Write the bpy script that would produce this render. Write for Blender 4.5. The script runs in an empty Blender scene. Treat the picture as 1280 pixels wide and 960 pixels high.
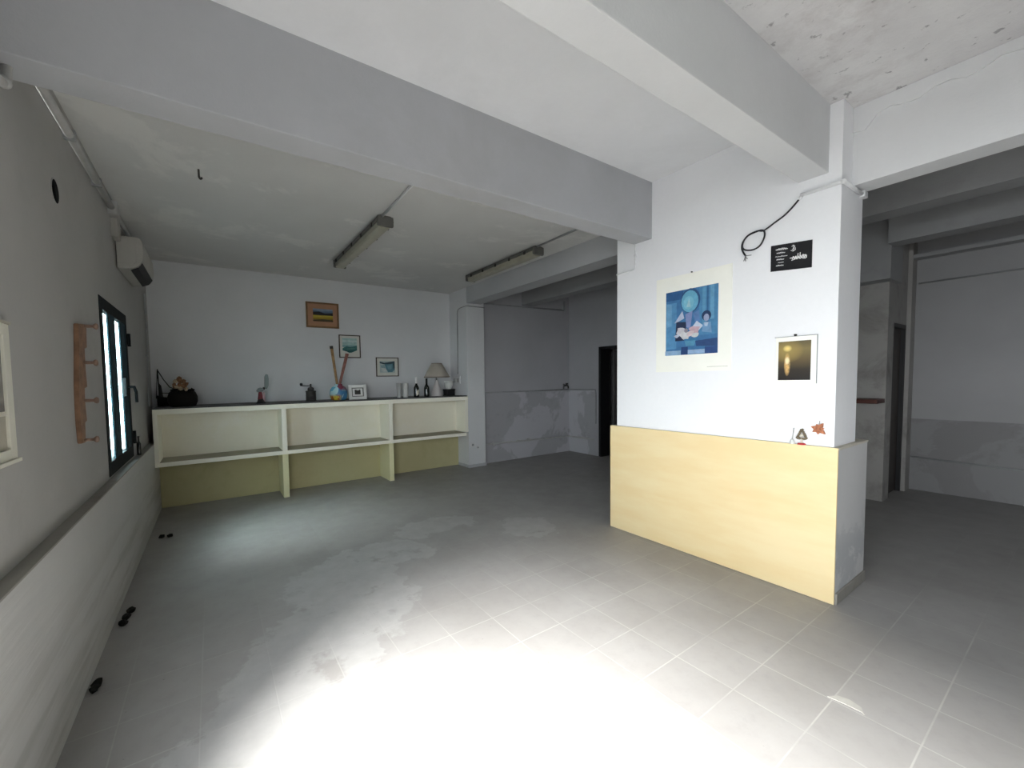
import bpy, bmesh, math, random
from mathutils import Vector, Matrix
random.seed(7)
SC = bpy.context.scene
COL = SC.collection
PI = math.pi

# ------------------------------------------------------------------ mesh helpers
def new():
    return bmesh.new()

def join(dst, src, mi=None):
    me = bpy.data.meshes.new('tmp')
    if mi is not None:
        for f in src.faces: f.material_index = mi
    src.to_mesh(me); src.free()
    dst.from_mesh(me); bpy.data.meshes.remove(me)

def box(bm, lo, hi, bev=0.0, seg=2, mi=0):
    b = bmesh.new()
    bmesh.ops.create_cube(b, size=1)
    for v in b.verts:
        v.co = Vector([(lo[i] + hi[i]) / 2 + v.co[i] * (hi[i] - lo[i]) for i in range(3)])
    if bev > 0:
        bmesh.ops.bevel(b, geom=b.edges[:], offset=bev, segments=seg, affect='EDGES', profile=0.6)
    join(bm, b, mi)

def lathe(bm, prof, c=(0, 0, 0), n=28, sx=1.0, sy=1.0, mi=0, mat=None, cap=True):
    """prof: (r, z) pairs from bottom to top about the vertical axis through c"""
    b = bmesh.new(); rings = []
    for r, z in prof:
        rings.append([b.verts.new((r * sx * math.cos(2 * PI * k / n), r * sy * math.sin(2 * PI * k / n), z)) for k in range(n)])
    for a, d in zip(rings, rings[1:]):
        for k in range(n):
            b.faces.new((a[k], a[(k + 1) % n], d[(k + 1) % n], d[k]))
    if cap:
        b.faces.new(rings[0][::-1]); b.faces.new(rings[-1])
    for f in b.faces: f.smooth = True
    M = Matrix.Translation(c) @ (mat or Matrix.Identity(4))
    for v in b.verts: v.co = M @ v.co
    join(bm, b, mi)

def tube(bm, pts, r, n=10, mi=0, r2=None):
    """round bar along a polyline, tapering from r to r2"""
    pts = [Vector(p) for p in pts]
    b = bmesh.new(); rings = []
    N = len(pts); r2 = r if r2 is None else r2
    t0 = (pts[1] - pts[0]).normalized()
    up = Vector((0, 0, 1)) if abs(t0.z) < 0.9 else Vector((1, 0, 0))
    u = t0.cross(up).normalized()
    for i, p in enumerate(pts):
        t = (pts[min(i + 1, N - 1)] - pts[max(i - 1, 0)]).normalized()
        u = (u - t * u.dot(t)).normalized(); w = t.cross(u)
        rr = r + (r2 - r) * i / (N - 1)
        rings.append([b.verts.new(p + (u * math.cos(2 * PI * k / n) + w * math.sin(2 * PI * k / n)) * rr) for k in range(n)])
    for a, d in zip(rings, rings[1:]):
        for k in range(n):
            b.faces.new((a[k], a[(k + 1) % n], d[(k + 1) % n], d[k]))
    b.faces.new(rings[0][::-1]); b.faces.new(rings[-1])
    for f in b.faces: f.smooth = len(f.verts) == 4
    join(bm, b, mi)

def prism(bm, poly, axis, a, b_, mi=0):
    """extrude a 2-D outline along an axis: 'x' -> poly is (y,z), 'y' -> (x,z), 'z' -> (x,y)"""
    def P(p, t):
        return {'x': (t, p[0], p[1]), 'y': (p[0], t, p[1]), 'z': (p[0], p[1], t)}[axis]
    b = bmesh.new()
    A = [b.verts.new(P(p, a)) for p in poly]; B = [b.verts.new(P(p, b_)) for p in poly]
    b.faces.new(A); b.faces.new(B[::-1])
    for k in range(len(poly)):
        b.faces.new((A[k], B[k], B[(k + 1) % len(poly)], A[(k + 1) % len(poly)]))
    bmesh.ops.recalc_face_normals(b, faces=b.faces[:])
    join(bm, b, mi)

def ball(bm, c, r, s=(1, 1, 1), sub=2, mi=0, jit=0.0):
    b = bmesh.new(); bmesh.ops.create_icosphere(b, subdivisions=sub, radius=1)
    for v in b.verts:
        k = 1 + random.uniform(-jit, jit)
        v.co = Vector((c[0] + v.co.x * r * s[0] * k, c[1] + v.co.y * r * s[1] * k, c[2] + v.co.z * r * s[2] * k))
    for f in b.faces: f.smooth = jit == 0
    join(bm, b, mi)

def smooth_path(pts, k=6):
    """Catmull-Rom through the points"""
    P = [Vector(p) for p in pts]; out = []
    for i in range(len(P) - 1):
        a, b, c, d = P[max(i - 1, 0)], P[i], P[i + 1], P[min(i + 2, len(P) - 1)]
        for j in range(k):
            t = j / k
            out.append(0.5 * ((2 * b) + (c - a) * t + (2 * a - 5 * b + 4 * c - d) * t * t + (3 * b - a - 3 * c + d) * t ** 3))
    out.append(P[-1]); return out

def arc(c, r, a0, a1, n, plane):
    o = []
    for i in range(n + 1):
        a = a0 + (a1 - a0) * i / n
        u, v = r * math.cos(a), r * math.sin(a)
        o.append({'yz': (c[0], c[1] + u, c[2] + v), 'xz': (c[0] + u, c[1], c[2] + v), 'xy': (c[0] + u, c[1] + v, c[2])}[plane])
    return o

# ------------------------------------------------------------------ object helpers
def thing(name, label, cat, loc, group=None):
    o = bpy.data.objects.new(name, None); COL.objects.link(o)
    o.location = loc; o.empty_display_size = 0.05
    o['label'] = label; o['category'] = cat
    if group: o['group'] = group
    return o

def world_base(o):
    v = Vector((0, 0, 0))
    while o is not None:
        v += o.location; o = o.parent
    return v

def obj(name, bm, mats, parent=None, base=None, label=None):
    """one mesh object from a bmesh given in world coordinates"""
    off = world_base(parent) if parent else Vector(base or (0, 0, 0))
    bmesh.ops.translate(bm, verts=bm.verts[:], vec=-off)
    me = bpy.data.meshes.new(name); bm.to_mesh(me); bm.free()
    for m in (mats if isinstance(mats, (list, tuple)) else [mats]): me.materials.append(m)
    o = bpy.data.objects.new(name, me); COL.objects.link(o)
    if parent: o.parent = parent
    elif base: o.location = base
    if label: o['label'] = label
    return o

def tag(o, label, cat, group=None):
    o['label'] = label; o['category'] = cat
    if group: o['group'] = group
    return o

def struct(name, bm, mats, label=None, cat=None):
    o = obj(name, bm, mats); o['kind'] = 'structure'
    o['label'] = label or name.replace('_', ' '); o['category'] = cat or name.split('_')[0]
    return o

# ------------------------------------------------------------------ materials
class NT:
    def __init__(s, name):
        s.m = bpy.data.materials.new(name); s.m.use_nodes = True
        s.t = s.m.node_tree; s.t.nodes.clear()
        s.out = s.n('ShaderNodeOutputMaterial'); s.b = s.n('ShaderNodeBsdfPrincipled')
        s.l(s.b.outputs[0], s.out.inputs[0])
    def n(s, k, **kw):
        x = s.t.nodes.new(k)
        for a, v in kw.items(): setattr(x, a, v)
        return x
    def l(s, a, b): s.t.links.new(a, b)
    def geo(s):
        if not hasattr(s, '_g'): s._g = s.n('ShaderNodeNewGeometry').outputs['Position']
        return s._g
    def noise(s, scale, detail=6, rough=0.6, vec=None, dist=0.0):
        x = s.n('ShaderNodeTexNoise'); x.inputs['Scale'].default_value = scale; x.inputs['Detail'].default_value = detail
        x.inputs['Roughness'].default_value = rough; x.inputs['Distortion'].default_value = dist
        s.l(vec or s.geo(), x.inputs['Vector']); return x.outputs[0]
    def ramp(s, f, stops):
        x = s.n('ShaderNodeValToRGB'); e = x.color_ramp.elements
        while len(e) < len(stops): e.new(0.5)
        for i, (p, c) in enumerate(stops):
            e[i].position = p; e[i].color = c if len(c) == 4 else (*c, 1)
        s.l(f, x.inputs[0]); return x.outputs[0]
    def val(s, f, lo, hi):
        x = s.n('ShaderNodeMapRange'); x.clamp = True
        for i, v in enumerate((lo[0], lo[1], hi[0], hi[1])): x.inputs[1 + i].default_value = v
        s.l(f, x.inputs[0]); return x.outputs[0]
    def math(s, op, a, b=None, clamp=False):
        x = s.n('ShaderNodeMath', operation=op); x.use_clamp = clamp
        for i, v in enumerate((a, b)):
            if v is None: continue
            if isinstance(v, (int, float)): x.inputs[i].default_value = v
            else: s.l(v, x.inputs[i])
        return x.outputs[0]
    def mix(s, f, a, b, mode='MIX'):
        x = s.n('ShaderNodeMix', data_type='RGBA', blend_type=mode)
        for i, v in ((0, f), (6, a), (7, b)):
            if isinstance(v, (int, float)): x.inputs[i].default_value = v
            elif isinstance(v, (tuple, list)): x.inputs[i].default_value = (*v[:3], 1)
            else: s.l(v, x.inputs[i])
        return x.outputs[2]
    def xyz(s, vec=None):
        x = s.n('ShaderNodeSeparateXYZ'); s.l(vec or s.geo(), x.inputs[0]); return x.outputs
    def col(s, c):
        if isinstance(c, (tuple, list)): s.b.inputs['Base Color'].default_value = (*c[:3], 1)
        else: s.l(c, s.b.inputs['Base Color'])
    def rough(s, r, spec=None, metal=None):
        if isinstance(r, (int, float)): s.b.inputs['Roughness'].default_value = r
        else: s.l(r, s.b.inputs['Roughness'])
        if spec is not None: s.b.inputs['Specular IOR Level'].default_value = spec
        if metal is not None: s.b.inputs['Metallic'].default_value = metal
    def bump(s, h, strength, dist=0.01):
        x = s.n('ShaderNodeBump'); x.inputs['Strength'].default_value = strength; x.inputs['Distance'].default_value = dist
        s.l(h, x.inputs['Height']); s.l(x.outputs[0], s.b.inputs['Normal'])

def simple(name, c, r=0.6, var=0.12, scale=9, metal=0.0, spec=0.4, bump=0.0):
    t = NT(name)
    n = t.noise(scale, 5)
    t.col(t.mix(t.val(n, (0.3, 0.7), (0, 1)), tuple(x * (1 - var) for x in c), tuple(min(1, x * (1 + var)) for x in c)))
    t.rough(r, spec, metal)
    if bump: t.bump(t.noise(scale * 6, 4), bump, 0.004)
    return t.m

def plaster(name, c, stain=None, s_amt=0.0, s_scale=1.2, blotch=0.06, bump=0.25, thr=(0.52, 0.7), zlim=None):
    t = NT(name)
    n1 = t.noise(0.9, 6, 0.55); n2 = t.noise(26, 4)
    base = t.mix(t.val(n1, (0.3, 0.7), (0, 1)), tuple(x * (1 - blotch) for x in c), tuple(min(1, x * (1 + blotch)) for x in c))
    base = t.mix(t.val(n2, (0.35, 0.65), (0, 0.05)), base, tuple(x * 0.75 for x in c))
    if stain:
        k = t.val(t.noise(s_scale, 9, 0.68, dist=0.4), thr, (0, s_amt))
        if zlim:
            z = t.xyz()[2]
            k = t.math('MULTIPLY', k, t.val(z, zlim, (0, 1)))
        base = t.mix(k, base, stain)
    t.col(base); t.rough(0.85, 0.25)
    t.bump(t.math('ADD', t.noise(60, 4), t.math('MULTIPLY', n1, 3.0)), bump, 0.004)
    return t.m

M = {}
WHITE = (0.70, 0.71, 0.72)
M['white'] = plaster('white_plaster', WHITE)
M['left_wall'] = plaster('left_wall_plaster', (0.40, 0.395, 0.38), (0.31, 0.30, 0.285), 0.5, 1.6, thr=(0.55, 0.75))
M['back_wall'] = plaster('back_wall_plaster', (0.66, 0.67, 0.68))
M['pillar'] = plaster('pillar_plaster', (0.87, 0.88, 0.90), blotch=0.02, bump=0.12)
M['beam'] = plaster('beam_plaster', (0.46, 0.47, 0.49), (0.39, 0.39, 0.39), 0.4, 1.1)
M['ceiling'] = plaster('ceiling_plaster', (0.79, 0.80, 0.82), (0.66, 0.67, 0.68), 0.4, 1.0)
M['rear_ceiling'] = plaster('rear_ceiling_plaster', (0.62, 0.62, 0.61), (0.76, 0.755, 0.735), 0.6, 1.3, thr=(0.55, 0.62))
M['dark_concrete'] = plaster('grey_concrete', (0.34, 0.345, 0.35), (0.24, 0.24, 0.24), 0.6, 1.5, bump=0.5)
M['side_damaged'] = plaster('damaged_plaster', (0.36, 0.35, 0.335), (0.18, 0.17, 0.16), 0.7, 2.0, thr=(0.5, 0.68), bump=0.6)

def near_ceiling():
    t = NT('damp_ceiling_plaster')
    c = t.mix(t.val(t.noise(1.4, 8, 0.65), (0.35, 0.65), (0, 1)), (0.62, 0.61, 0.62), (0.74, 0.74, 0.74))
    spots = t.val(t.noise(13, 6, 0.62, dist=0.25), (0.62, 0.67), (0, 0.8))
    c = t.mix(spots, c, (0.27, 0.27, 0.28))
    c = t.mix(t.val(t.noise(2.6, 9, 0.7), (0.50, 0.66), (0, 0.55)), c, (0.47, 0.445, 0.44))
    x, y, z = t.xyz()                                   # the repainted strip next to the beam is smooth and clean
    k = t.val(t.math('ADD', x, t.math('MULTIPLY', t.noise(1.2, 5), 1.2)), (2.2, 2.9), (0, 1))
    c = t.mix(k, (0.70, 0.73, 0.71), c)
    t.col(c); t.rough(0.9, 0.2); t.bump(t.noise(22, 6, 0.7), 0.5, 0.01)
    return t.m
M['near_ceiling'] = near_ceiling()

def dado(name, up, low, line, stain, patch, z0=0.3):
    """wall painted in two tones with a line between them, patched and damp below"""
    t = NT(name)
    x, y, z = t.xyz()
    zz = t.math('ADD', z, t.math('MULTIPLY', t.noise(3, 4), 0.012))
    upc = t.mix(t.val(t.noise(1.0, 6), (0.3, 0.7), (0, 1)), tuple(v * 0.93 for v in up), tuple(v * 1.05 for v in up))
    loc = t.mix(t.val(t.noise(1.1, 7, 0.6, dist=0.5), (0.5, 0.53), (0, 1)), low, patch)
    loc = t.mix(t.val(t.noise(2.4, 8, 0.7), (0.56, 0.7), (0, 0.7)), loc, stain)
    c = t.mix(t.val(zz, (line - 0.004, line + 0.004), (0, 1)), loc, upc)
    t.col(c); t.rough(0.8, 0.25); t.bump(t.noise(45, 5), 0.25, 0.004)
    return t.m
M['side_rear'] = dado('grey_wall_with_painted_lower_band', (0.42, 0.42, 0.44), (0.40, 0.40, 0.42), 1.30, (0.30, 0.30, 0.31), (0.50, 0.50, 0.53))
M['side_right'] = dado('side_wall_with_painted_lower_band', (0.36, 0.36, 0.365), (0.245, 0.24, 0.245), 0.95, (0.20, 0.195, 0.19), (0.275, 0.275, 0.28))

def floor_mat():
    t = NT('worn_grey_floor_tiles')
    x, y, z = t.xyz()
    def grid(v, o, p, w):
        u = t.math('DIVIDE', t.math('SUBTRACT', v, o), p)
        d = t.math('MULTIPLY', t.math('ABSOLUTE', t.math('SUBTRACT', t.math('FRACT', t.math('ADD', u, 0.5)), 0.5)), p)
        return t.val(d, (w * 0.4, w), (1, 0)), t.math('FLOOR', u)
    gx, ix = grid(x, 2.42, 0.3165, 0.0042); gy, iy = grid(y, 0.357, 0.2897, 0.0042)
    joint = t.math('MULTIPLY', t.math('MAXIMUM', gx, gy), t.val(t.math('ADD', y, t.math('MULTIPLY', t.noise(1.1, 4), 2.0)), (2.6, 4.2), (1, 0.12)))
    joint = t.math('MULTIPLY', joint, t.val(x, (3.3, 4.3), (1, 0.12)))
    wn = t.n('ShaderNodeTexWhiteNoise'); wn.noise_dimensions = '2D'
    cb = t.n('ShaderNodeCombineXYZ'); t.l(ix, cb.inputs[0]); t.l(iy, cb.inputs[1]); t.l(cb.outputs[0], wn.inputs[0])
    base = t.mix(wn.outputs[0], (0.290, 0.281, 0.270), (0.318, 0.309, 0.298))
    base = t.mix(t.val(t.noise(1.7, 7, 0.6), (0.35, 0.7), (0, 1)), base, (0.345, 0.338, 0.33))
    base = t.mix(t.val(t.noise(14, 6, 0.7), (0.5, 0.75), (0, 0.3)), base, (0.24, 0.234, 0.228))
    # where the cement patches have been spread over the tiles
    wob = t.n('ShaderNodeVectorMath', operation='ADD'); t.l(t.geo(), wob.inputs[0])
    nz = t.n('ShaderNodeTexNoise'); nz.inputs['Scale'].default_value = 2.6; nz.inputs['Detail'].default_value = 8; nz.inputs['Roughness'].default_value = 0.68
    t.l(t.geo(), nz.inputs['Vector'])
    sc = t.n('ShaderNodeVectorMath', operation='MULTIPLY_ADD'); t.l(nz.outputs[1], sc.inputs[0])
    sc.inputs[1].default_value = (0.75, 0.75, 0); sc.inputs[2].default_value = (-0.375, -0.375, 0); t.l(sc.outputs[0], wob.inputs[1])
    wx, wy, _ = t.xyz(wob.outputs[0])
    m = None
    for cx, cy, rx, ry in [(0.80, 2.95, 0.45, 0.62), (1.15, 3.45, 0.5, 0.28), (1.95, 3.80, 0.50, 0.22), (2.75, 3.25, 0.30, 0.30), (0.45, 2.40, 0.35, 0.45), (0.15, 1.9, 0.4, 0.5)]:
        a = t.math('POWER', t.math('DIVIDE', t.math('SUBTRACT', wx, cx), rx), 2.0)
        b = t.math('POWER', t.math('DIVIDE', t.math('SUBTRACT', wy, cy), ry), 2.0)
        d = t.val(t.math('ADD', a, b), (0.85, 1.0), (1, 0))
        m = d if m is None else t.math('MAXIMUM', m, d)
    m = t.math('MULTIPLY', m, t.val(t.noise(3.4, 6, 0.6), (0.36, 0.42), (0.0, 1)))
    worn = t.val(t.noise(2.3, 5, 0.65), (0.40, 0.58), (0.25, 1.0))
    jc = t.math('MULTIPLY', joint, worn)
    base = t.mix(jc, base, (0.43, 0.42, 0.40))
    base = t.mix(t.math('MULTIPLY', m, 0.6), base, t.mix(t.val(t.noise(9, 6), (0.3, 0.7), (0, 1)), (0.38, 0.38, 0.375), (0.47, 0.47, 0.465)))
    base = t.mix(t.val(t.noise(38, 2), (0.74, 0.78), (0, 0.6)), base, (0.12, 0.12, 0.11))
    t.col(base)
    t.rough(t.val(t.noise(5, 5), (0.3, 0.7), (0.42, 0.62)), 0.45)
    t.bump(t.math('SUBTRACT', t.math('MULTIPLY', t.noise(20, 5), 0.5), t.math('MULTIPLY', joint, 0.6)), 0.18, 0.004)
    return t.m
M['floor'] = floor_mat()
M['ledge'] = plaster('dusty_ledge_top', (0.27, 0.26, 0.235), (0.18, 0.17, 0.15), 0.6, 4)
def low_wall():
    t = NT('low_wall_plaster')
    mp = t.n('ShaderNodeMapping'); mp.inputs['Scale'].default_value = (1, 0.35, 5.5); t.l(t.geo(), mp.inputs[0])
    c = t.mix(t.val(t.noise(1.0, 6, 0.6), (0.3, 0.7), (0, 1)), (0.47, 0.47, 0.46), (0.53, 0.53, 0.52))
    z = t.xyz()[2]
    k = t.math('MULTIPLY', t.val(t.noise(1.5, 5, 0.6, mp.outputs[0]), (0.48, 0.58), (0, 0.7)), t.val(z, (0.62, 0.35), (0, 1)))
    t.col(t.mix(k, c, (0.38, 0.375, 0.36))); t.rough(0.85, 0.25); t.bump(t.noise(1.5, 5, 0.6, mp.outputs[0]), 0.5, 0.02)
    return t.m
M['low_wall'] = low_wall()

def yellow():
    t = NT('pale_yellow_laminate')
    st = t.n('ShaderNodeMapping'); st.inputs['Scale'].default_value = (1, 1.2, 6); t.l(t.geo(), st.inputs[0])
    n = t.noise(1.6, 5, 0.55, st.outputs[0])
    t.col(t.mix(t.val(n, (0.35, 0.65), (0, 1)), (0.84, 0.66, 0.36), (0.87, 0.72, 0.43))); t.rough(0.5, 0.35)
    return t.m
M['yellow'] = yellow()
M['block_white'] = plaster('stained_white_plaster', (0.55, 0.55, 0.55), (0.43, 0.44, 0.45), 0.9, 2.2, thr=(0.48, 0.53), zlim=(0.62, 0.35))
M['ledge_white'] = plaster('dusty_white_ledge', (0.55, 0.52, 0.45), (0.4, 0.38, 0.33), 0.5, 4)
M['cream'] = plaster('cream_paint', (0.93, 0.91, 0.79), blotch=0.03, bump=0.15)
M['cream_back'] = plaster('cream_back_paint', (0.84, 0.81, 0.69), (0.88, 0.87, 0.82), 0.6, 1.5, blotch=0.05, bump=0.15)
M['olive_cream'] = plaster('yellowed_cream_paint', (0.50, 0.465, 0.27), (0.40, 0.365, 0.20), 0.5, 1.8, blotch=0.08)
M['support'] = plaster('yellow_cream_paint', (0.76, 0.73, 0.46), blotch=0.06)
M['shelf_dust'] = plaster('dusty_shelf_top', (0.40, 0.385, 0.31), (0.3, 0.29, 0.25), 0.5, 4)
M['slate'] = simple('dark_slate_top', (0.06, 0.06, 0.06), 0.55)
M['frame_dark'] = simple('dark_green_black_metal', (0.010, 0.013, 0.014), 0.75, spec=0.15)
M['teal'] = simple('dark_teal_metal', (0.012, 0.036, 0.046), 0.7, spec=0.2)
M['black'] = simple('black_paint', (0.010, 0.010, 0.011), 0.5)
M['blackmat'] = simple('matt_black', (0.006, 0.006, 0.007), 0.8, spec=0.1)
M['ac'] = simple('aged_ivory_plastic', (0.40, 0.39, 0.36), 0.45, 0.05)
M['ac_dark'] = simple('dark_vent_plastic', (0.015, 0.015, 0.015), 0.6)
M['pvc'] = simple('grey_white_conduit_plastic', (0.42, 0.42, 0.41), 0.5)
M['pvc_white'] = simple('white_conduit_plastic', (0.74, 0.75, 0.76), 0.5)
M['grey_pipe'] = simple('grey_pipe', (0.30, 0.31, 0.31), 0.5)
M['lamp_grey'] = simple('grey_lamp_housing', (0.12, 0.12, 0.11), 0.5)
M['diffuser'] = simple('aged_diffuser_plastic', (0.36, 0.345, 0.27), 0.3)
M['clip'] = simple('black_clip', (0.02, 0.02, 0.018), 0.5)
M['wood'] = simple('reddish_raw_wood', (0.24, 0.135, 0.08), 0.65, 0.3, 14)
M['peg'] = simple('turned_peg_wood', (0.27, 0.18, 0.135), 0.5, 0.15)
M['glass'] = None
def glass(name, c, r=0.03, tr=1.0):
    t = NT(name); t.col(c); t.rough(r, 0.5)
    t.b.inputs['Transmission Weight'].default_value = tr; t.b.inputs['IOR'].default_value = 1.45
    return t.m
M['glass'] = glass('clear_glass', (0.93, 0.96, 0.96))
M['pane'] = glass('window_glass', (0.72, 0.95, 0.99))
M['pane'].node_tree.nodes['Principled BSDF'].inputs['IOR'].default_value = 1.06
M['bottle_glass'] = simple('very_dark_bottle_glass', (0.008, 0.010, 0.008), 0.12, 0.1, spec=0.6)
M['label_paper'] = simple('cream_label_paper', (0.70, 0.66, 0.56), 0.7)
M['foil_white'] = simple('pale_foil', (0.85, 0.85, 0.84), 0.4)
M['shade'] = simple('beige_lampshade_cloth', (0.46, 0.42, 0.36), 0.9, 0.05)
M['shade_trim'] = simple('brown_lampshade_trim', (0.20, 0.17, 0.14), 0.9)
M['ceramic'] = simple('off_white_ceramic', (0.58, 0.55, 0.54), 0.35, 0.04)
M['bowl'] = simple('white_ceramic', (0.66, 0.67, 0.64), 0.4, 0.03)
M['brown_frame'] = simple('brown_picture_wood', (0.20, 0.11, 0.045), 0.5, 0.2, 20)
M['thin_frame'] = simple('dark_thin_frame_wood', (0.06, 0.04, 0.025), 0.45)
M['gold_frame'] = simple('golden_brown_frame_edge', (0.30, 0.19, 0.08), 0.45)
M['tan_mat'] = simple('tan_picture_mount', (0.40, 0.215, 0.125), 0.8, 0.06)
M['pale_mat'] = simple('pale_picture_mount', (0.62, 0.62, 0.56), 0.8, 0.04)
M['white_paper'] = simple('white_paper', (0.93, 0.93, 0.86), 0.7, 0.015)
M['white_frame'] = simple('white_painted_frame', (0.74, 0.74, 0.72), 0.5, 0.03)
M['stick_wood'] = simple('bamboo_stick', (0.36, 0.22, 0.10), 0.6, 0.35, 18)
M['stick_red'] = simple('reddish_stick', (0.33, 0.15, 0.12), 0.6, 0.4, 16)
M['stick_tip'] = simple('dark_stick_end', (0.05, 0.045, 0.04), 0.8)
M['iron'] = simple('dark_cast_metal', (0.035, 0.033, 0.030), 0.5)
M['wicker'] = simple('black_wicker', (0.010, 0.009, 0.008), 0.75, bump=0.6, spec=0.15)
M['hull'] = simple('black_varnished_wood', (0.008, 0.007, 0.007), 0.6, spec=0.2)
M['sail'] = simple('grey_rigging_cloth', (0.045, 0.045, 0.044), 0.9)
M['dry_brown'] = simple('dried_flower_brown', (0.23, 0.12, 0.06), 0.9, 0.5, 40)
M['dry_cream'] = simple('dried_flower_cream', (0.42, 0.33, 0.22), 0.9, 0.3, 40)
M['red'] = simple('dark_red_lacquer', (0.13, 0.014, 0.02), 0.5)
M['pink'] = simple('dusty_pink', (0.50, 0.33, 0.35), 0.6)
M['grey_plume'] = simple('grey_feather', (0.23, 0.27, 0.265), 0.9)
M['cabinet_cream'] = simple('cream_cabinet_paint', (0.66, 0.65, 0.56), 0.45, 0.05)
M['cabinet_panel'] = simple('beige_panel', (0.40, 0.38, 0.31), 0.6)
M['smoked'] = simple('dull_grey_glass_pane', (0.19, 0.18, 0.17), 0.15)
M['door_wood'] = simple('dark_brown_door_wood', (0.035, 0.026, 0.022), 0.5, 0.25, 12)
M['grey_door'] = simple('grey_painted_door', (0.115, 0.11, 0.11), 0.45)
M['steel'] = simple('dull_steel', (0.25, 0.25, 0.25), 0.35, metal=0.8)
M['redwood'] = simple('reddish_brown_shelf_wood', (0.085, 0.028, 0.02), 0.5)
M['switch'] = simple('white_switch_plastic', (0.66, 0.66, 0.66), 0.4)
M['cable'] = simple('black_cable_sheath', (0.012, 0.012, 0.016), 0.5)
M['copper'] = simple('grey_bare_wire_ends', (0.18, 0.18, 0.19), 0.5)
M['silver'] = simple('silvery_metal', (0.55, 0.55, 0.55), 0.35, metal=0.6)
M['tree_gold'] = simple('brownish_gold_twigs', (0.16, 0.13, 0.085), 0.8, 0.4, 60)
M['star'] = simple('orange_brown_dried_leaf', (0.42, 0.16, 0.08), 0.8, 0.5, 60)
M['bright_red'] = simple('red_lacquer', (0.50, 0.035, 0.04), 0.5)
M['rag'] = simple('black_crumpled_cloth', (0.009, 0.009, 0.008), 0.95)
M['chip'] = simple('pale_cement_crust', (0.42, 0.41, 0.38), 0.9)
M['outdoor'] = simple('outdoor_asphalt', (0.045, 0.045, 0.045), 0.9)
M['sign_black'] = simple('black_sign_plastic', (0.010, 0.010, 0.012), 0.35)
M['sign_white'] = simple('white_sign_print', (0.72, 0.72, 0.72), 0.6)
_pal = {}
def ink(c):
    k = tuple(round(v, 3) for v in c)
    if k not in _pal: _pal[k] = simple('ink_%d' % len(_pal), k, 0.7, 0.14, 22)
    return _pal[k]

# ------------------------------------------------------------------ the setting
UX, LX, PX = -0.66, -0.605, 3.465           # upper left wall, low left wall, pillar wall
b = new(); box(b, (-0.71, -3.0, -0.1), (7.95, 6.75, 0.0)); struct('floor', b, M['floor'], 'worn grey tiled floor with pale cement patches')
b = new(); box(b, (-14, -16, -0.25), (16, 14, -0.12)); struct('ground_outside', b, M['outdoor'], 'dark asphalt ground outside the building')

# left wall: wide daylight opening near the camera, shuttered window further back
b = new()
wz0, wz1, wy0, wy1 = 0.885, 2.205, 3.885, 4.955
DY0, DY1, DZ, DS = -2.6, 1.45, 2.32, 0.862
for lo, hi in [((UX - .05, -3.0, 0), (UX, DY0, 3.35)), ((UX - .05, DY0, DZ), (UX, DY1, 3.35)), ((UX - .05, DY0, 0), (UX, DY1, DS)), ((UX - .05, DY1, 0), (UX, wy0, 3.35)),
               ((UX - .05, wy0, 0), (UX, wy1, wz0)), ((UX - .05, wy0, wz1), (UX, wy1, 3.35)), ((UX - .05, wy1, 0), (UX, 6.65, 3.35))]:
    box(b, lo, hi)
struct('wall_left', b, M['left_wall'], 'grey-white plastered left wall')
b = new(); box(b, (UX, -3.0, 0), (LX, 6.6, 0.862)); 
struct('trim_1', b, M['low_wall'], 'thicker white lower part of the left wall', 'wall')
b = new(); box(b, (UX, -3.0, 0.862), (LX + .004, 6.6, 0.872), 0.002)
struct('trim_2', b, M['ledge'], 'dusty grey-brown ledge along the left wall', 'ledge')
b = new(); box(b, (-0.71, 6.6, 0), (4.1, 6.75, 3.35)); struct('wall_back', b, M['back_wall'], 'white back wall above the cream shelves')
# wall behind the camera
b = new()

box(b, (-0.71, -3.1, 0), (7.95, -3.0, 3.42))
struct('wall_near', b, M['dark_concrete'], 'grey wall behind the camera')

# ceilings
b = new(); box(b, (-0.71, 2.478, 3.15), (3.9, 6.75, 3.42)); struct('ceiling_rear', b, M['rear_ceiling'], 'grey patched ceiling of the rear bay', 'ceiling')
b = new(); box(b, (-0.71, 1.185, 3.325), (3.9, 2.29, 3.42)); struct('ceiling_middle', b, M['ceiling'], 'smooth pale ceiling between the two beams', 'ceiling')
b = new(); box(b, (-0.71, -3.1, 3.30), (3.9, 1.02, 3.42)); struct('ceiling', b, M['near_ceiling'], 'damp spotted ceiling of the front bay')
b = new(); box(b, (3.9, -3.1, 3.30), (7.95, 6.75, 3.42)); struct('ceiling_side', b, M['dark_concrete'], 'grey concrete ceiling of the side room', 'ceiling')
# beams
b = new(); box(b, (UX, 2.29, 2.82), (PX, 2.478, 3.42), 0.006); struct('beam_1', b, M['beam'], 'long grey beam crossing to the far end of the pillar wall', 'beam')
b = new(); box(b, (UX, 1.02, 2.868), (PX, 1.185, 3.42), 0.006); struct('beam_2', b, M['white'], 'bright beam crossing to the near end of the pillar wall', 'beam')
b = new(); box(b, (3.76, 2.66, 2.88), (4.05, 6.0, 3.42)); struct('beam_3', b, M['beam'], 'header beam over the far opening', 'beam')
b = new(); box(b, (3.655, -3.0, 2.80), (3.855, 0.96, 3.42), 0.004); struct('lintel_1', b, M['white'], 'white lintel over the near opening to the side room', 'lintel')
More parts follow.
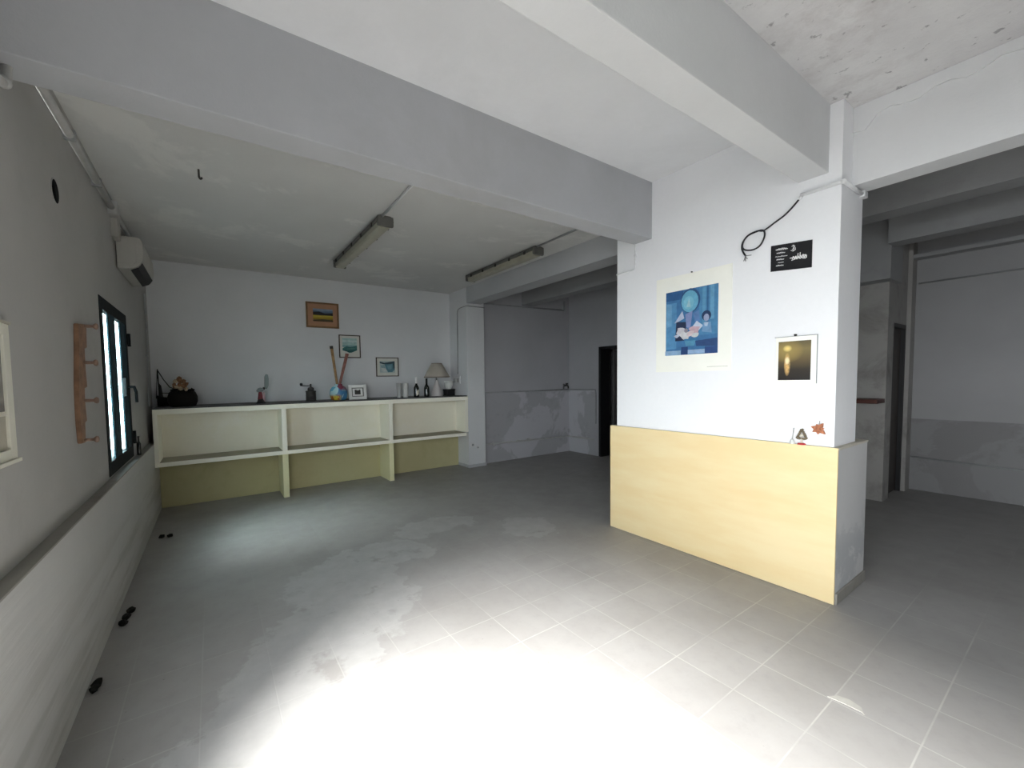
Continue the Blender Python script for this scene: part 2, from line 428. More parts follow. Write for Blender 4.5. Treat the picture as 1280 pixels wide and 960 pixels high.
# a torn edge of paint along the top of the lintel face
b = new()
top = [(0.955 - 0.06 * i, 3.298) for i in range(0, 22)]
bot = [(y, 3.298 - (0.105 - 0.0035 * i + 0.018 * math.sin(i * 1.7) + (0.05 if i < 2 else 0))) for i, (y, z) in enumerate(top)]
prism(b, top + bot[::-1], 'x', 3.641, 3.656)
struct('trim_3', b, M['white'], 'ragged paint edge along the top of the white lintel', 'paint edge')
# pillar wall, rear column
b = new(); box(b, (PX, 0.953, 1.0606), (3.885, 2.67, 3.42), 0.002); struct('wall_pillar', b, M['pillar'], 'bright white pillar wall carrying the posters')
b = new(); box(b, (3.76, 6.0, 0), (4.12, 6.75, 3.42), 0.004); struct('column_1', b, M['back_wall'], 'pale column at the end of the cream shelves', 'column')
b = new(); box(b, (3.748, 5.988, 0), (4.128, 6.35, 0.05), 0.004); struct('baseboard_column', b, M['beam'], 'low grey skirting round the rear column', 'baseboard')

# side room
b = new(); box(b, (4.1, 6.13, 0), (7.95, 6.75, 3.42)); struct('wall_side_rear', b, M['side_rear'], 'grey end wall of the side room seen through the far opening')
b = new()
dy0, dy1, dz = 4.48, 5.33, 2.15
for lo, hi in [((6.38, 2.9, 0), (6.6, dy0, 3.42)), ((6.38, dy0, dz), (6.6, dy1, 3.42)), ((6.38, dy1, 0), (6.6, 6.2, 3.42))]: box(b, lo, hi)
struct('wall_side_far', b, M['side_rear'], 'grey side room wall with the dark doorway')
b = new(); box(b, (6.74, 1.395, 0), (6.985, 2.95, 3.42)); box(b, (6.38, 2.85, 0), (6.8, 2.95, 3.42))
struct('wall_side_pier', b, M['side_damaged'], 'peeling dark-stained pier in the side room')
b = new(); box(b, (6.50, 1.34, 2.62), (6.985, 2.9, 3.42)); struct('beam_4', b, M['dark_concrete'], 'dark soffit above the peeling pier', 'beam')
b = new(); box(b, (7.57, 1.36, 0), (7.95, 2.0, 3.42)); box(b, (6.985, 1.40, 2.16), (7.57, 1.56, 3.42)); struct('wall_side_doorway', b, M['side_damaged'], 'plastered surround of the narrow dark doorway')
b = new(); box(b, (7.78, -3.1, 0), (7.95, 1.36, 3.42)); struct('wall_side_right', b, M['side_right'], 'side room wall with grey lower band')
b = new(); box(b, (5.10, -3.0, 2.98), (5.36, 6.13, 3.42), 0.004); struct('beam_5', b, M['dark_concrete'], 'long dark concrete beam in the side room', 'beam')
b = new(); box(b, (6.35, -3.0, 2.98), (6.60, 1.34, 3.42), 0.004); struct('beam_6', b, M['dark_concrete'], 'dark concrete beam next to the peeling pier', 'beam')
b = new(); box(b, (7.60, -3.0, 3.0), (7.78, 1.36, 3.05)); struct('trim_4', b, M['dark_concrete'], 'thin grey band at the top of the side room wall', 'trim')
# doorway lining and rooms beyond
b = new()
box(b, (6.36, dy1 - .05, 0), (6.62, dy1, dz)); box(b, (6.36, dy0, 0), (6.62, dy0 + .05, dz)); box(b, (6.36, dy0, dz - .05), (6.62, dy1, dz))
struct('door_1', b, M['black'], 'black door frame seen through the far opening')
b = new(); box(b, (7.6, 2.0, 0), (7.95, 6.75, 3.42)); struct('wall_passage', b, M['dark_concrete'], 'dark passage wall beyond the black door frame')

d = thing('side_room_door', 'grey half-open door standing inside the black door frame', 'door', (6.62, 5.25, 0))
b = new(); box(b, (6.66, 5.20, 0.01), (7.45, 5.24, 2.08), 0.003); obj('door_leaf', b, M['grey_door'], d)
b = new(); box(b, (6.74, 5.185, 1.35), (6.98, 5.2, 1.75)); obj('door_panel', b, M['black'], d)
b = new(); tube(b, [(7.3, 5.20, 1.0), (7.3, 5.15, 1.0), (7.18, 5.15, 1.0)], 0.010); obj('handle', b, M['steel'], d)
d2 = thing('narrow_door', 'narrow dark brown door in the recess beside the peeling pier', 'door', (7.27, 1.42, 0))
b = new(); box(b, (6.99, 1.40, 0), (7.03, 1.5, 2.16)); box(b, (7.53, 1.40, 0), (7.57, 1.5, 2.16)); box(b, (6.99, 1.40, 2.11), (7.57, 1.5, 2.16)); obj('door_frame', b, M['black'], d2)
b = new(); box(b, (7.03, 1.44, 0.01), (7.53, 1.48, 2.11), 0.002); obj('door_leaf', b, M['door_wood'], d2)
b = new()
for z0, z1 in ((0.15, 0.95), (1.1, 2.0)): box(b, (7.12, 1.432, z0), (7.44, 1.442, z1), 0.004)
obj('door_panel', b, M['door_wood'], d2)
b = new(); box(b, (6.44, 1.40, 1.195), (6.74, 1.70, 1.245), 0.006)
tag(obj('wall_shelf', b, M['redwood'], base=(6.6, 1.55, 1.195)), 'short reddish-brown shelf board fixed to the peeling pier', 'shelf')

# ------------------------------------------------------------------ the low block with the yellow front
k = thing('low_counter', 'low white block with pale yellow front wrapped round the pillar foot', 'counter', (3.75, 1.83, 0))
b = new(); box(b, (3.452, 0.927, 0), (4.055, 2.728, 1.045)); obj('body', b, M['block_white'], k)
b = new(); box(b, (3.452, 0.922, 1.045), (4.06, 2.732, 1.06), 0.003); obj('ledge', b, M['ledge_white'], k)
b = new(); box(b, (3.436, 0.925, 0.004), (3.452, 2.73, 1.06), 0.002); obj('front_panel', b, M['yellow'], k, label='pale yellow front panel')
b = new(); box(b, (3.46, 0.914, 0), (4.06, 0.927, 0.075), 0.003); obj('skirting', b, M['ledge'], k)

# ------------------------------------------------------------------ the built-in shelves
s = thing('shelf_unit', 'long cream built-in shelf with three bays along the back wall', 'shelf', (1.55, 6.25, 0))
Y0, SXL, SXR = 5.92, LX + .003, 3.757
b = new(); box(b, (SXL, Y0, 1.205), (3.69, 6.6, 1.268), 0.004); box(b, (3.6, 6.0, 1.205), (SXR, 6.6, 1.268)); obj('top_slab', b, M['cream'], s)
b = new(); box(b, (SXL, Y0 + .012, 1.268), (SXR - .06, 6.6, 1.283), 0.003); obj('top_cover', b, M['slate'], s, label='dark slate top')
b = new(); box(b, (SXL, Y0, 0.590), (3.67, 6.33, 0.640), 0.004); obj('middle_shelf', b, M['cream'], s)
b = new(); box(b, (SXL, Y0 + .01, 0.640), (3.66, 6.33, 0.643)); obj('shelf_surface', b, M['shelf_dust'], s, label='dusty grey shelf surface')
for x in (0.79, 2.30):
    b = new(); box(b, (x - .030, Y0 + .002, 0.640), (x + .030, 6.33, 1.205), 0.003); obj('divider', b, M['cream'], s)
    b = new(); box(b, (x - .036, Y0 + .012, 0.0), (x + .036, 6.36, 0.590), 0.003); obj('support', b, M['support'], s, label='yellowed cream support')
b = new(); box(b, (SXL, Y0 + .002, 0.640), (SXL + .045, 6.33, 1.205), 0.003); obj('end_panel', b, M['cream'], s)
b = new(); box(b, (3.70, 6.0, 0.640), (SXR, 6.36, 1.205)); obj('end_panel', b, M['cream'], s)
b = new(); box(b, (SXL, 6.33, 0.643), (SXR, 6.6, 1.205)); obj('back_panel', b, M['cream_back'], s)
b = new(); box(b, (SXL, 6.36, 0.0), (SXR, 6.6, 0.590)); obj('lower_back_panel', b, M['olive_cream'], s, label='yellowed lower back panel')
TOP = 1.283

# ------------------------------------------------------------------ window on the left wall
b = new()
X0, X1 = UX - .035, UX + .005
for y0, y1, z0, z1 in [(wy0, wy0 + .09, wz0, wz1), (wy1 - .05, wy1, wz0, wz1), (wy0 + .09, wy1 - .05, wz0, wz0 + .10), (wy0 + .09, wy1 - .05, wz1 - .09, wz1)]:
    box(b, (X0, y0, z0), (X1, y1, z1), 0.003)
w = struct('window_1', b, M['frame_dark'], 'dark framed window with teal shutters half closed on the left wall')
for y0, y1 in ((4.165, 4.43), (4.64, 4.905)):
    b = new(); box(b, (UX - .010, y0, wz0 + .10), (UX + .001, y1, wz1 - .09), 0.002)
    for i in range(2): box(b, (UX + .000, y0 + .03 + i * (y1 - y0 - .09), wz0 + .12), (UX + .004, y0 + .06 + i * (y1 - y0 - .09), wz1 - .11), 0.002)
    obj('window_shutter', b, M['teal'], w, label='dark teal shutter leaf')
b = new(); box(b, (UX - .026, wy0 + .11, wz0 + .10), (UX - .022, wy1 - .05, wz1 - .09)); obj('window_pane', b, M['pane'], w)
for z in (1.06, 1.98):
    b = new(); tube(b, [(UX + .015, 4.975, z - .06), (UX + .015, 4.975, z + .06)], 0.013); box(b, (UX, 4.93, z - .045), (UX + .013, 4.98, z + .045)); obj('window_hinge', b, M['frame_dark'], w)
b = new(); box(b, (UX + .005, 4.60, 1.46), (UX + .03, 4.68, 1.62), 0.004); tube(b, [(UX + .03, 4.64, 1.54), (UX + .075, 4.64, 1.54), (UX + .08, 4.70, 1.49), (UX + .08, 4.70, 1.40)], 0.012)
obj('window_handle', b, M['frame_dark'], w)

# ------------------------------------------------------------------ left wall fittings
a = thing('air_conditioner', 'ivory split air conditioner high on the left wall above the window', 'air conditioner', (-0.57, 5.05, 2.56))
prof = [(-0.655, 2.86), (-0.50, 2.86), (-0.478, 2.84), (-0.470, 2.72), (-0.480, 2.66), (-0.505, 2.615), (-0.56, 2.585), (-0.655, 2.575)]
b = new(); prism(b, prof, 'y', 4.66, 5.46); bmesh.ops.bevel(b, geom=b.edges[:], offset=0.006, segments=2, affect='EDGES'); obj('casing', b, M['ac'], a)
b = new(); prism(b, [(-0.488, 2.648), (-0.512, 2.606), (-0.562, 2.580), (-0.568, 2.574), (-0.515, 2.598), (-0.482, 2.645)], 'y', 4.70, 5.42); obj('air_outlet', b, M['ac_dark'], a, label='dark air outlet slot')
b = new(); prism(b, [(-0.650, 2.84), (-0.53, 2.84), (-0.52, 2.82), (-0.52, 2.64), (-0.54, 2.62), (-0.650, 2.61)], 'y', 4.648, 4.661); obj('side_cover', b, M['ac'], a)
b = new(); box(b, (UX, 4.50, 2.80), (-0.615, 4.64, 2.99), 0.006); obj('pipe_duct', b, M['ac'], a)

c = thing('wall_conduit', 'grey conduit run along the top of the left wall to a junction box', 'conduit', (-0.63, 3.6, 3.0))
b = new(); tube(b, [(-0.632, 2.52, 2.99), (-0.632, 4.40, 3.005)], 0.022); obj('pipe', b, M['pvc'], c)
b = new(); tube(b, [(-0.632, 4.52, 3.005), (-0.632, 5.20, 3.01)], 0.018); obj('pipe', b, M['pvc'], c)
b = new(); box(b, (UX, 4.40, 2.95), (-0.595, 4.52, 3.06), 0.008); obj('junction_box', b, M['pvc'], c)
b = new(); ball(b, (-0.632, 2.53, 2.995), 0.032); obj('elbow', b, M['pvc_white'], c)
for y in (3.25, 3.9):
    b = new(); box(b, (UX - .001, y, 2.97), (-0.606, y + .03, 3.03), 0.004); obj('clip', b, M['grey_pipe'], c)
c = thing('bent_conduit', 'short white conduit with an elbow under the grey beam at the left wall', 'conduit', (-0.63, 2.1, 2.75))
b = new(); tube(b, smooth_path([(-0.632, 1.75, 2.69), (-0.632, 2.15, 2.70), (-0.632, 2.29, 2.715), (-0.632, 2.36, 2.75), (-0.632, 2.385, 2.82)]), 0.017); box(b, (UX - .001, 2.0, 2.68), (-0.625, 2.03, 2.72)); obj('pipe', b, M['pvc'], c)
b = new(); ball(b, (-0.632, 2.34, 2.735), 0.024); obj('elbow', b, M['pvc'], c)
b = new(); tube(b, smooth_path([(-0.642, 6.20, 2.64), (-0.644, 6.28, 2.5), (-0.645, 6.25, 2.0), (-0.645, 6.15, 1.6), (-0.645, 6.12, 1.30)]), 0.008); box(b, (UX - .001, 6.185, 1.9), (-0.636, 6.225, 1.92))
tag(obj('drain_hose', b, M['grey_pipe'], base=(-0.64, 6.12, 1.3)), 'thin grey hose hanging down the corner below the air conditioner', 'hose')
v = thing('wall_vent', 'dark round vent hole high on the left wall', 'vent', (-0.65, 3.03, 2.585))
rot = Matrix.Rotation(PI / 2, 4, 'Y')
b = new(); lathe(b, [(0.060, 0.0), (0.066, 0.0), (0.066, 0.004), (0.060, 0.004), (0.060, 0.0)], (UX, 3.03, 2.585), 28, mat=rot, cap=False); obj('rim', b, M['left_wall'], v)
b = new(); lathe(b, [(0.0605, 0.0), (0.0605, 0.003)], (UX, 3.03, 2.585), 28, mat=rot); obj('hole', b, M['blackmat'], v)

r = thing('coat_rack', 'vertical rough wooden coat rack with four pegs beside the window', 'coat rack', (-0.64, 3.25, 1.225))
poly = [(3.212, 1.915), (3.395, 1.932), (3.372, 1.785), (3.318, 1.778), (3.312, 1.66), (3.322, 1.545), (3.262, 1.54), (3.252, 1.45), (3.268, 1.345), (3.222, 1.335), (3.211, 1.223), (3.133, 1.225), (3.118, 1.345), (3.122, 1.45), (3.135, 1.56), (3.18, 1.75)]
b = new(); prism(b, poly, 'x', UX - .001, UX + .022); bmesh.ops.bevel(b, geom=b.edges[:], offset=0.004, segments=2, affect='EDGES'); obj('board', b, M['wood'], r)
for y, z in ((3.335, 1.915), (3.275, 1.692), (3.235, 1.467), (3.18, 1.240)):
    b = new(); lathe(b, [(0.009, 0), (0.010, 0.02), (0.008, 0.042), (0.016, 0.048), (0.020, 0.056), (0.016, 0.064), (0.006, 0.067)], (UX + .02, y, z), 16, mat=rot); obj('peg', b, M['peg'], r)

q = thing('framed_panel', 'cream framed wall panel with grey pane and small sill, left of the coat rack', 'window panel', (-0.65, 2.0, 1.27))
b = new()
for y0, y1, z0, z1 in [(1.70, 1.755, 1.28, 1.79), (2.205, 2.26, 1.28, 1.79), (1.755, 2.205, 1.28, 1.32), (1.755, 2.205, 1.745, 1.79)]: box(b, (UX, y0, z0), (UX + .015, y1, z1), 0.003)
obj('frame', b, M['cabinet_cream'], q)
b = new(); box(b, (UX, 1.755, 1.45), (UX + .005, 2.205, 1.745)); obj('pane', b, M['smoked'], q)
b = new(); box(b, (UX, 1.755, 1.32), (UX + .005, 2.205, 1.445)); obj('panel', b, M['cabinet_panel'], q)
b = new(); box(b, (UX, 1.755, 1.445), (UX + .010, 2.205, 1.462), 0.002); obj('rail', b, M['cabinet_cream'], q)
b = new(); box(b, (UX, 1.69, 1.266), (UX + .024, 2.268, 1.28), 0.002); obj('sill', b, M['cabinet_cream'], q)
b = new(); box(b, (UX, 1.69, 1.79), (UX + .020, 2.268, 1.80), 0.002); obj('cornice', b, M['cabinet_panel'], q)
b = new(); lathe(b, [(0.016, 0), (0.018, 0.01), (0.018, 0.11), (0.008, 0.135), (0.008, 0.17), (0.010, 0.175), (0.010, 0.185)], (-0.632, 5.08, 0.872), 14)
tag(obj('small_bottle', b, M['bottle_glass'], base=(-0.632, 5.08, 0.872)), 'tiny dark bottle on the wall ledge just past the window', 'bottle')

# ------------------------------------------------------------------ ceiling lamps
def batten(x, y0, y1, label, grp):
    z = 3.15
    L = thing('ceiling_lamp', label, 'lamp', (x, (y0 + y1) / 2, z), grp)
    b = new(); prism(b, [(x - .085, z - .052), (x - .075, z - .012), (x - .05, z), (x + .05, z), (x + .075, z - .012), (x + .085, z - .052)], 'y', y0, y1); obj('housing', b, M['lamp_grey'], L)
    b = new(); prism(b, [(x - .062, z - .052), (x + .062, z - .052), (x + .056, z - .098), (x + .040, z - .110), (x - .040, z - .110), (x - .056, z - .098)], 'y', y0 + .025, y1 - .025); obj('diffuser', b, M['diffuser'], L)
    for ya, yb in ((y0 - .012, y0 + .025), (y1 - .025, y1 + .012)):
        b = new(); box(b, (x - .082, ya, z - .104), (x + .082, yb, z - .006), 0.016); obj('end_cap', b, M['lamp_grey'], L)
    n = 5
    for i in range(n):
        yy = y0 + .16 + (y1 - y0 - .32) * i / (n - 1)
        for sgn in (-1, 1):
            b = new(); box(b, (x + sgn * .088 - .006, yy - .014, z - .07), (x + sgn * .088 + .006, yy + .014, z - .034), 0.002); obj('clip', b, M['clip'], L)
    return L
batten(1.475, 3.80, 5.48, 'grey batten ceiling lamp alone in the middle of the rear ceiling', 'ceiling batten lamps')
batten(3.385, 3.74, 5.28, 'grey batten ceiling lamp close beside the header beam', 'ceiling batten lamps')
for x, y0, lab in ((1.44, 3.795, 'thin white conduit from the beam to the middle ceiling lamp'), (3.35, 3.735, 'thin grey conduit from the beam to the lamp by the header')):
    b = new(); tube(b, [(x, y0 - .012, 3.134), (x - .02, 2.48, 3.134)], 0.011)
    tag(obj('ceiling_conduit', b, M['pvc_white'] if x < 2 else M['grey_pipe'], base=(x, 3.1, 3.134)), lab, 'conduit', 'lamp conduits')
b = new(); tube(b, smooth_path([(-0.02, 3.69, 3.152), (-0.02, 3.69, 3.12), (-0.019, 3.69, 3.095), (-0.012, 3.695, 3.085), (-0.004, 3.70, 3.092), (-0.003, 3.70, 3.10)]), 0.007)
tag(obj('ceiling_hook', b, M['iron'], base=(-0.02, 3.69, 3.15)), 'small dark iron hook in the rear ceiling', 'hook')

# ------------------------------------------------------------------ pictures
def flat(bm, pts, wall, off, mi):
    """flat shape on a wall facing -y (wall y, pts (x,z)) or -x (wall x, pts (y,z)); off metres proud of the wall"""
    vs = []
    for u, z in pts:
        vs.append(bm.verts.new((u, wall[1] - off, z) if wall[0] == 'y' else (wall[1] - off, u, z)))
    f = bm.faces.new(vs); f.material_index = mi
    f.normal_update()
    want = Vector((0, -1, 0)) if wall[0] == 'y' else Vector((-1, 0, 0))
    if f.normal.dot(want) < 0: f.normal_flip()

def disc(cx, cz, rx, rz, n=20, a=0.0, wob=0.0):
    return [(cx + rx * math.cos(2 * PI * k / n + a) * (1 + wob * math.sin(3 * k + cx * 9)), cz + rz * math.sin(2 * PI * k / n + a) * (1 + wob * math.cos(5 * k))) for k in range(n)]

WB = ('y', 6.6)
def framed(name, label, x0, x1, z0, z1, fw, fmat, matm, ix0, ix1, iz0, iz1, shapes, depth=0.022):
    p = thing(name, label, 'picture', ((x0 + x1) / 2, 6.6, z0), 'framed pictures on the back wall')
    b = new()
    for lo, hi in [((x0, z0), (x0 + fw, z1)), ((x1 - fw, z0), (x1, z1)), ((x0 + fw, z0), (x1 - fw, z0 + fw)), ((x0 + fw, z1 - fw), (x1 - fw, z1))]:
        box(b, (lo[0], 6.6 - depth, lo[1]), (hi[0], 6.5995, hi[1]), 0.002)
    obj('frame', b, fmat, p)
    b = new(); box(b, (x0 + fw, 6.588, z0 + fw), (x1 - fw, 6.5992, z1 - fw)); obj('mount', b, matm, p)
    b = new(); mats = []
    for i, (c, pts) in enumerate(shapes):
        m = ink(c)
        if m not in mats: mats.append(m)
        flat(b, [(ix0 + (ix1 - ix0) * u, iz0 + (iz1 - iz0) * v) for u, v in pts], WB, 0.0125 + 0.0004 * i, mats.index(m))
    obj('print', b, mats, p)
def R(u0, v0, u1, v1): return [(u0, v0), (u1, v0), (u1, v1), (u0, v1)]
framed('picture', 'wide brown framed landscape with a yellow field, highest on the back wall', 1.243, 1.733, 2.398, 2.788, 0.026, M['brown_frame'], M['tan_mat'], 1.345, 1.642, 2.495, 2.690, [
    ((0.10, 0.15, 0.22), R(0, 0.62, 1, 1)), ((0.20, 0.26, 0.34), [(0, .86), (.4, .80), (1, .88), (1, 1), (0, 1)]), ((0.014, 0.012, 0.016), [(0, .45), (1, .48), (1, .72), (.6, .66), (.3, .78), (0, .74)]),
    ((0.34, 0.24, 0.02), R(0, .15, 1, .50)), ((0.46, 0.36, 0.05), [(0, .30), (1, .40), (1, .48), (0, .46)]), ((0.06, 0.045, 0.02), [(0, 0), (1, 0), (1, .16), (.5, .20), (0, .12)]), ((0.20, 0.13, 0.02), [(0, .14), (.6, .22), (1, .18), (1, .25), (0, .20)])])
framed('picture', 'upright seascape with green hill in a thin dark frame above the vase', 1.722, 2.066, 1.940, 2.306, 0.014, M['thin_frame'], M['pale_mat'], 1.775, 2.008, 2.02, 2.256, [
    ((0.36, 0.52, 0.50), R(0, .45, 1, 1)), ((0.50, 0.62, 0.60), [(0, .72), (.35, .78), (.7, .70), (1, .76), (1, .86), (0, .84)]), ((0.20, 0.36, 0.36), R(0, .38, 1, .52)),
    ((0.05, 0.17, 0.16), [(0, .30), (.25, .44), (.55, .40), (1, .50), (1, .18), (.62, .02), (.45, 0), (.3, .08), (0, .16)]), ((0.03, 0.10, 0.10), [(.02, .2), (.4, .16), (.98, .22), (.6, .06), (.45, .03)]), ((0.09, 0.22, 0.2), [(.3, .30), (.8, .36), (.9, .28), (.4, .24)])])
framed('picture', 'wide coastal view in a thin frame, lowest on the back wall', 2.322, 2.722, 1.634, 1.956, 0.014, M['thin_frame'], M['pale_mat'], 2.385, 2.652, 1.70, 1.895, [
    ((0.40, 0.47, 0.47), R(0, 0, 1, 1)), ((0.10, 0.22, 0.27), [(.30, .75), (1, .9), (1, .25), (.82, .05), (.55, .02), (.42, .3)]), ((0.04, 0.07, 0.085), [(0, .95), (.3, .85), (.65, .92), (1, 1), (1, .80), (.6, .74), (.25, .72), (0, .82)]),
    ((0.05, 0.09, 0.10), [(.85, .85), (1, .9), (1, .4), (.9, .3)]), ((0.24, 0.34, 0.36), [(.05, .62), (.3, .68), (.36, .4), (.1, .42)]), ((0.55, 0.58, 0.56), [(.12, .38), (.4, .34), (.5, .1), (.2, .08)]), ((0.16, 0.30, 0.35), [(.48, .62), (.8, .7), (.78, .3), (.56, .25)])])

# poster on the pillar wall (y runs to the left in the picture)
PW = ('x', PX)
p = thing('art_poster', 'large white-bordered blue still-life poster on the pillar wall', 'poster', (3.46, 1.915, 1.59))
b = new(); box(b, (PX - .006, 1.596, 1.592), (PX - .0005, 2.238, 2.428), 0.001); obj('paper', b, M['white_paper'], p)
b = new(); mats = []
y0, y1, z0, z1 = 2.143, 1.697, 1.737, 2.295
SH = [((0.06, 0.20, 0.42), R(0, 0, 1, 1)),
      ((0.10, 0.30, 0.55), R(0, .10, .22, .82)), ((0.17, 0.40, 0.64), [(.02, .45), (.12, .46), (.12, .80), (.02, .82)]), ((0.03, 0.12, 0.30), R(.0, .86, .35, 1)),
      ((0.08, 0.26, 0.48), R(.66, .28, 1, 1)), ((0.12, 0.34, 0.56), R(.72, .45, .78, .98)), ((0.15, 0.38, 0.60), R(.86, .50, .93, 1)), ((0.04, 0.15, 0.33), R(.80, .4, .83, 1)),
      ((0.03, 0.10, 0.24), disc(.49, .82, .19, .185)), ((0.16, 0.46, 0.66), disc(.48, .81, .165, .165)), ((0.22, 0.55, 0.70), disc(.46, .79, .10, .10)), ((0.42, 0.66, 0.74), [(.42, .73), (.50, .72), (.47, .86)]),
      ((0.02, 0.035, 0.09), [(.20, .22), (.40, .22), (.42, .50), (.22, .52)]), ((0.50, 0.57, 0.74), [(.18, .50), (.34, .68), (.38, .56), (.26, .52)]), ((0.24, 0.30, 0.55), [(.40, .62), (.54, .66), (.50, .40), (.42, .42)]), ((0.12, 0.24, 0.50), [(.55, .62), (.60, .45), (.68, .50), (.66, .66)]),
      ((0.60, 0.70, 0.84), [(.52, .40), (.62, .50), (.74, .42), (.62, .32)]),
      ((0.62, 0.62, 0.68), disc(.32, .36, .09, .075, 11, wob=.2)), ((0.70, 0.72, 0.74), disc(.40, .30, .10, .07, 12, wob=.25)), ((0.60, 0.42, 0.48), disc(.58, .37, .10, .065, 11, wob=.25)), ((0.75, 0.62, 0.64), disc(.51, .32, .07, .05, 9, wob=.3)), ((0.62, 0.68, 0.70), disc(.60, .29, .07, .04, 9, wob=.2)), ((0.30, 0.28, 0.34), disc(.42, .37, .04, .035, 7)), ((0.55, 0.60, 0.74), disc(.24, .30, .05, .03, 8, wob=.3)),
      ((0.10, 0.32, 0.50), [(.38, .24), (.62, .24), (.58, .13), (.42, .13)]), ((0.05, 0.22, 0.42), [(.38, .24), (.62, .24), (.61, .21), (.39, .21)]),
      ((0.02, 0.05, 0.13), disc(.80, .56, .085, .075)), ((0.36, 0.42, 0.60), disc(.80, .53, .05, .055)), ((0.20, 0.38, 0.62), [(.74, .46), (.88, .46), (.90, .30), (.72, .33)]), ((0.50, 0.62, 0.78), [(.76, .46), (.84, .46), (.82, .40), (.77, .41)]),
      ((0.03, 0.08, 0.22), [(.60, .20), (1, .22), (1, .10), (.62, .12)]), ((0.02, 0.06, 0.19), R(.33, 0, .46, .12)), ((0.03, 0.08, 0.25), R(.78, 0, 1, .10)), ((0.30, 0.48, 0.70), R(.0, .0, .32, .07)), ((0.33, 0.50, 0.74), R(.46, .01, .78, .07))]
for i, (c, pts) in enumerate(SH):
    m = ink(tuple(v * 0.82 for v in c))
    if m not in mats: mats.append(m)
    flat(b, [(y0 + (y1 - y0) * u, z0 + (z1 - z0) * v) for u, v in pts], PW, 0.0065 + 0.00025 * i, mats.index(m))
obj('print', b, mats, p)
b = new(); lathe(b, [(0.006, 0), (0.006, 0.012)], (PX - .012, 1.915, 2.432), 10, mat=rot); obj('nail', b, M['iron'], p)
b = new()
box(b, (PX - .0068, 1.62, 1.625), (PX - .0060, 1.78, 1.629)); obj('caption_line', b, ink((0.55, 0.55, 0.50)), p)

def sunset():
    t = NT('sunset_photo_print')
    x, y, z = t.xyz()
    # the photograph itself shows a low sun over water: gold above, near black below
    c = t.ramp(t.val(z, (1.51, 1.785), (0, 1)), [(0.0, (0.012, 0.009, 0.008)), (0.28, (0.03, 0.022, 0.014)), (0.55, (0.13, 0.095, 0.04)), (0.8, (0.20, 0.155, 0.06)), (1.0, (0.11, 0.09, 0.045))])
    def blob(cy, cz, ry, rz):
        a = t.math('POWER', t.math('DIVIDE', t.math('SUBTRACT', y, cy), ry), 2.0)
        e = t.math('POWER', t.math('DIVIDE', t.math('SUBTRACT', z, cz), rz), 2.0)
        return t.val(t.math('ADD', a, e), (0.0, 1.0), (1, 0))
    c = t.mix(t.math('MULTIPLY', blob(1.225, 1.72, 0.10, 0.09), 0.45), c, (0.50, 0.36, 0.10))
    c = t.mix(blob(1.222, 1.735, 0.028, 0.025), c, (0.85, 0.66, 0.22))
    wave = t.math('MULTIPLY', blob(1.222, 1.622, 0.020, 0.085), t.val(t.noise(60, 3), (0.3, 0.6), (0.4, 1)))
    c = t.mix(wave, c, (0.90, 0.56, 0.20))
    c = t.mix(blob(1.222, 1.648, 0.016, 0.030), c, (0.95, 0.85, 0.55))
    t.col(c); t.rough(0.4, 0.4); return t.m
p = thing('sunset_print', 'small white-bordered print of a golden sunset below the black sign', 'picture', (3.46, 1.17, 1.487))
b = new(); box(b, (PX - .010, 1.056, 1.487), (PX + .001, 1.293, 1.818), 0.002); obj('border', b, M['white_paper'], p)
b = new(); box(b, (PX - .0108, 1.087, 1.511), (PX - .0095, 1.276, 1.785)); obj('print', b, sunset(), p)
b = new(); lathe(b, [(0.008, 0), (0.008, 0.014)], (PX - .014, 1.178, 1.826), 10, mat=rot); obj('nail', b, M['iron'], p)
b = new(); box(b, (PX - .011, 1.053, 1.487), (PX - .001, 1.056, 1.818)); box(b, (PX - .011, 1.053, 1.816), (PX - .001, 1.30, 1.820)); obj('edge', b, M['grey_pipe'], p)

# black sign with white lettering, hung slightly askew
p = thing('black_sign', 'small black sign with white lettering on the pillar wall', 'sign', (3.46, 1.216, 2.29))
def S(u, v):  # unit sign coordinates, u rightwards, v up
    return (1.338 + (1.097 - 1.338) * u, 2.300 + (2.484 - 2.300) * v - 0.024 * u)
b = new(); prism(b, [S(0, 0), S(1, 0), S(1, 1), S(0, 1)], 'x', PX - .006, PX - .0005); obj('board', b, M['sign_black'], p)
b = new()
def stroke(pts, w):
    for (u0, v0), (u1, v1) in zip(pts, pts[1:]):
        dx, dy = (u1 - u0) * 0.241, (v1 - v0) * 0.184; L = math.hypot(dx, dy) or 1
        nx, ny = -dy / L * w / 0.241, dx / L * w / 0.184
        flat(b, [S(u0 + nx, v0 + ny), S(u1 + nx, v1 + ny), S(u1 - nx, v1 - ny), S(u0 - nx, v0 - ny)], PW, 0.0066 + random.uniform(0, 0.0002), 0)
def scribble(u0, u1, v, h, n, w):
    """a row of small joined letter-like strokes"""
    pts = []
    for i in range(n + 1):
        u = u0 + (u1 - u0) * i / n
        pts.append((u, v + (h if i % 2 else 0) * random.uniform(0.5, 1)))
    stroke(pts, w)
scribble(.14, .41, .79, .075, 12, .0024); stroke([(.12, .82), (.30, .86), (.43, .81)], .0018)
scribble(.15, .36, .665, .05, 11, .0020)
scribble(.12, .42, .535, .04, 17, .0016)
scribble(.15, .34, .415, .05, 9, .0020)
scribble(.19, .33, .305, .03, 9, .0014)
scribble(.14, .33, .185, .05, 9, .0020)
stroke([(.52, .86), (.56, .90), (.60, .86), (.58, .78), (.53, .74)], .0020); stroke([(.56, .92), (.56, .70)], .0016); stroke([(.50, .72), (.56, .68), (.62, .74)], .0020); stroke([(.62, .80), (.60, .74)], .0016)
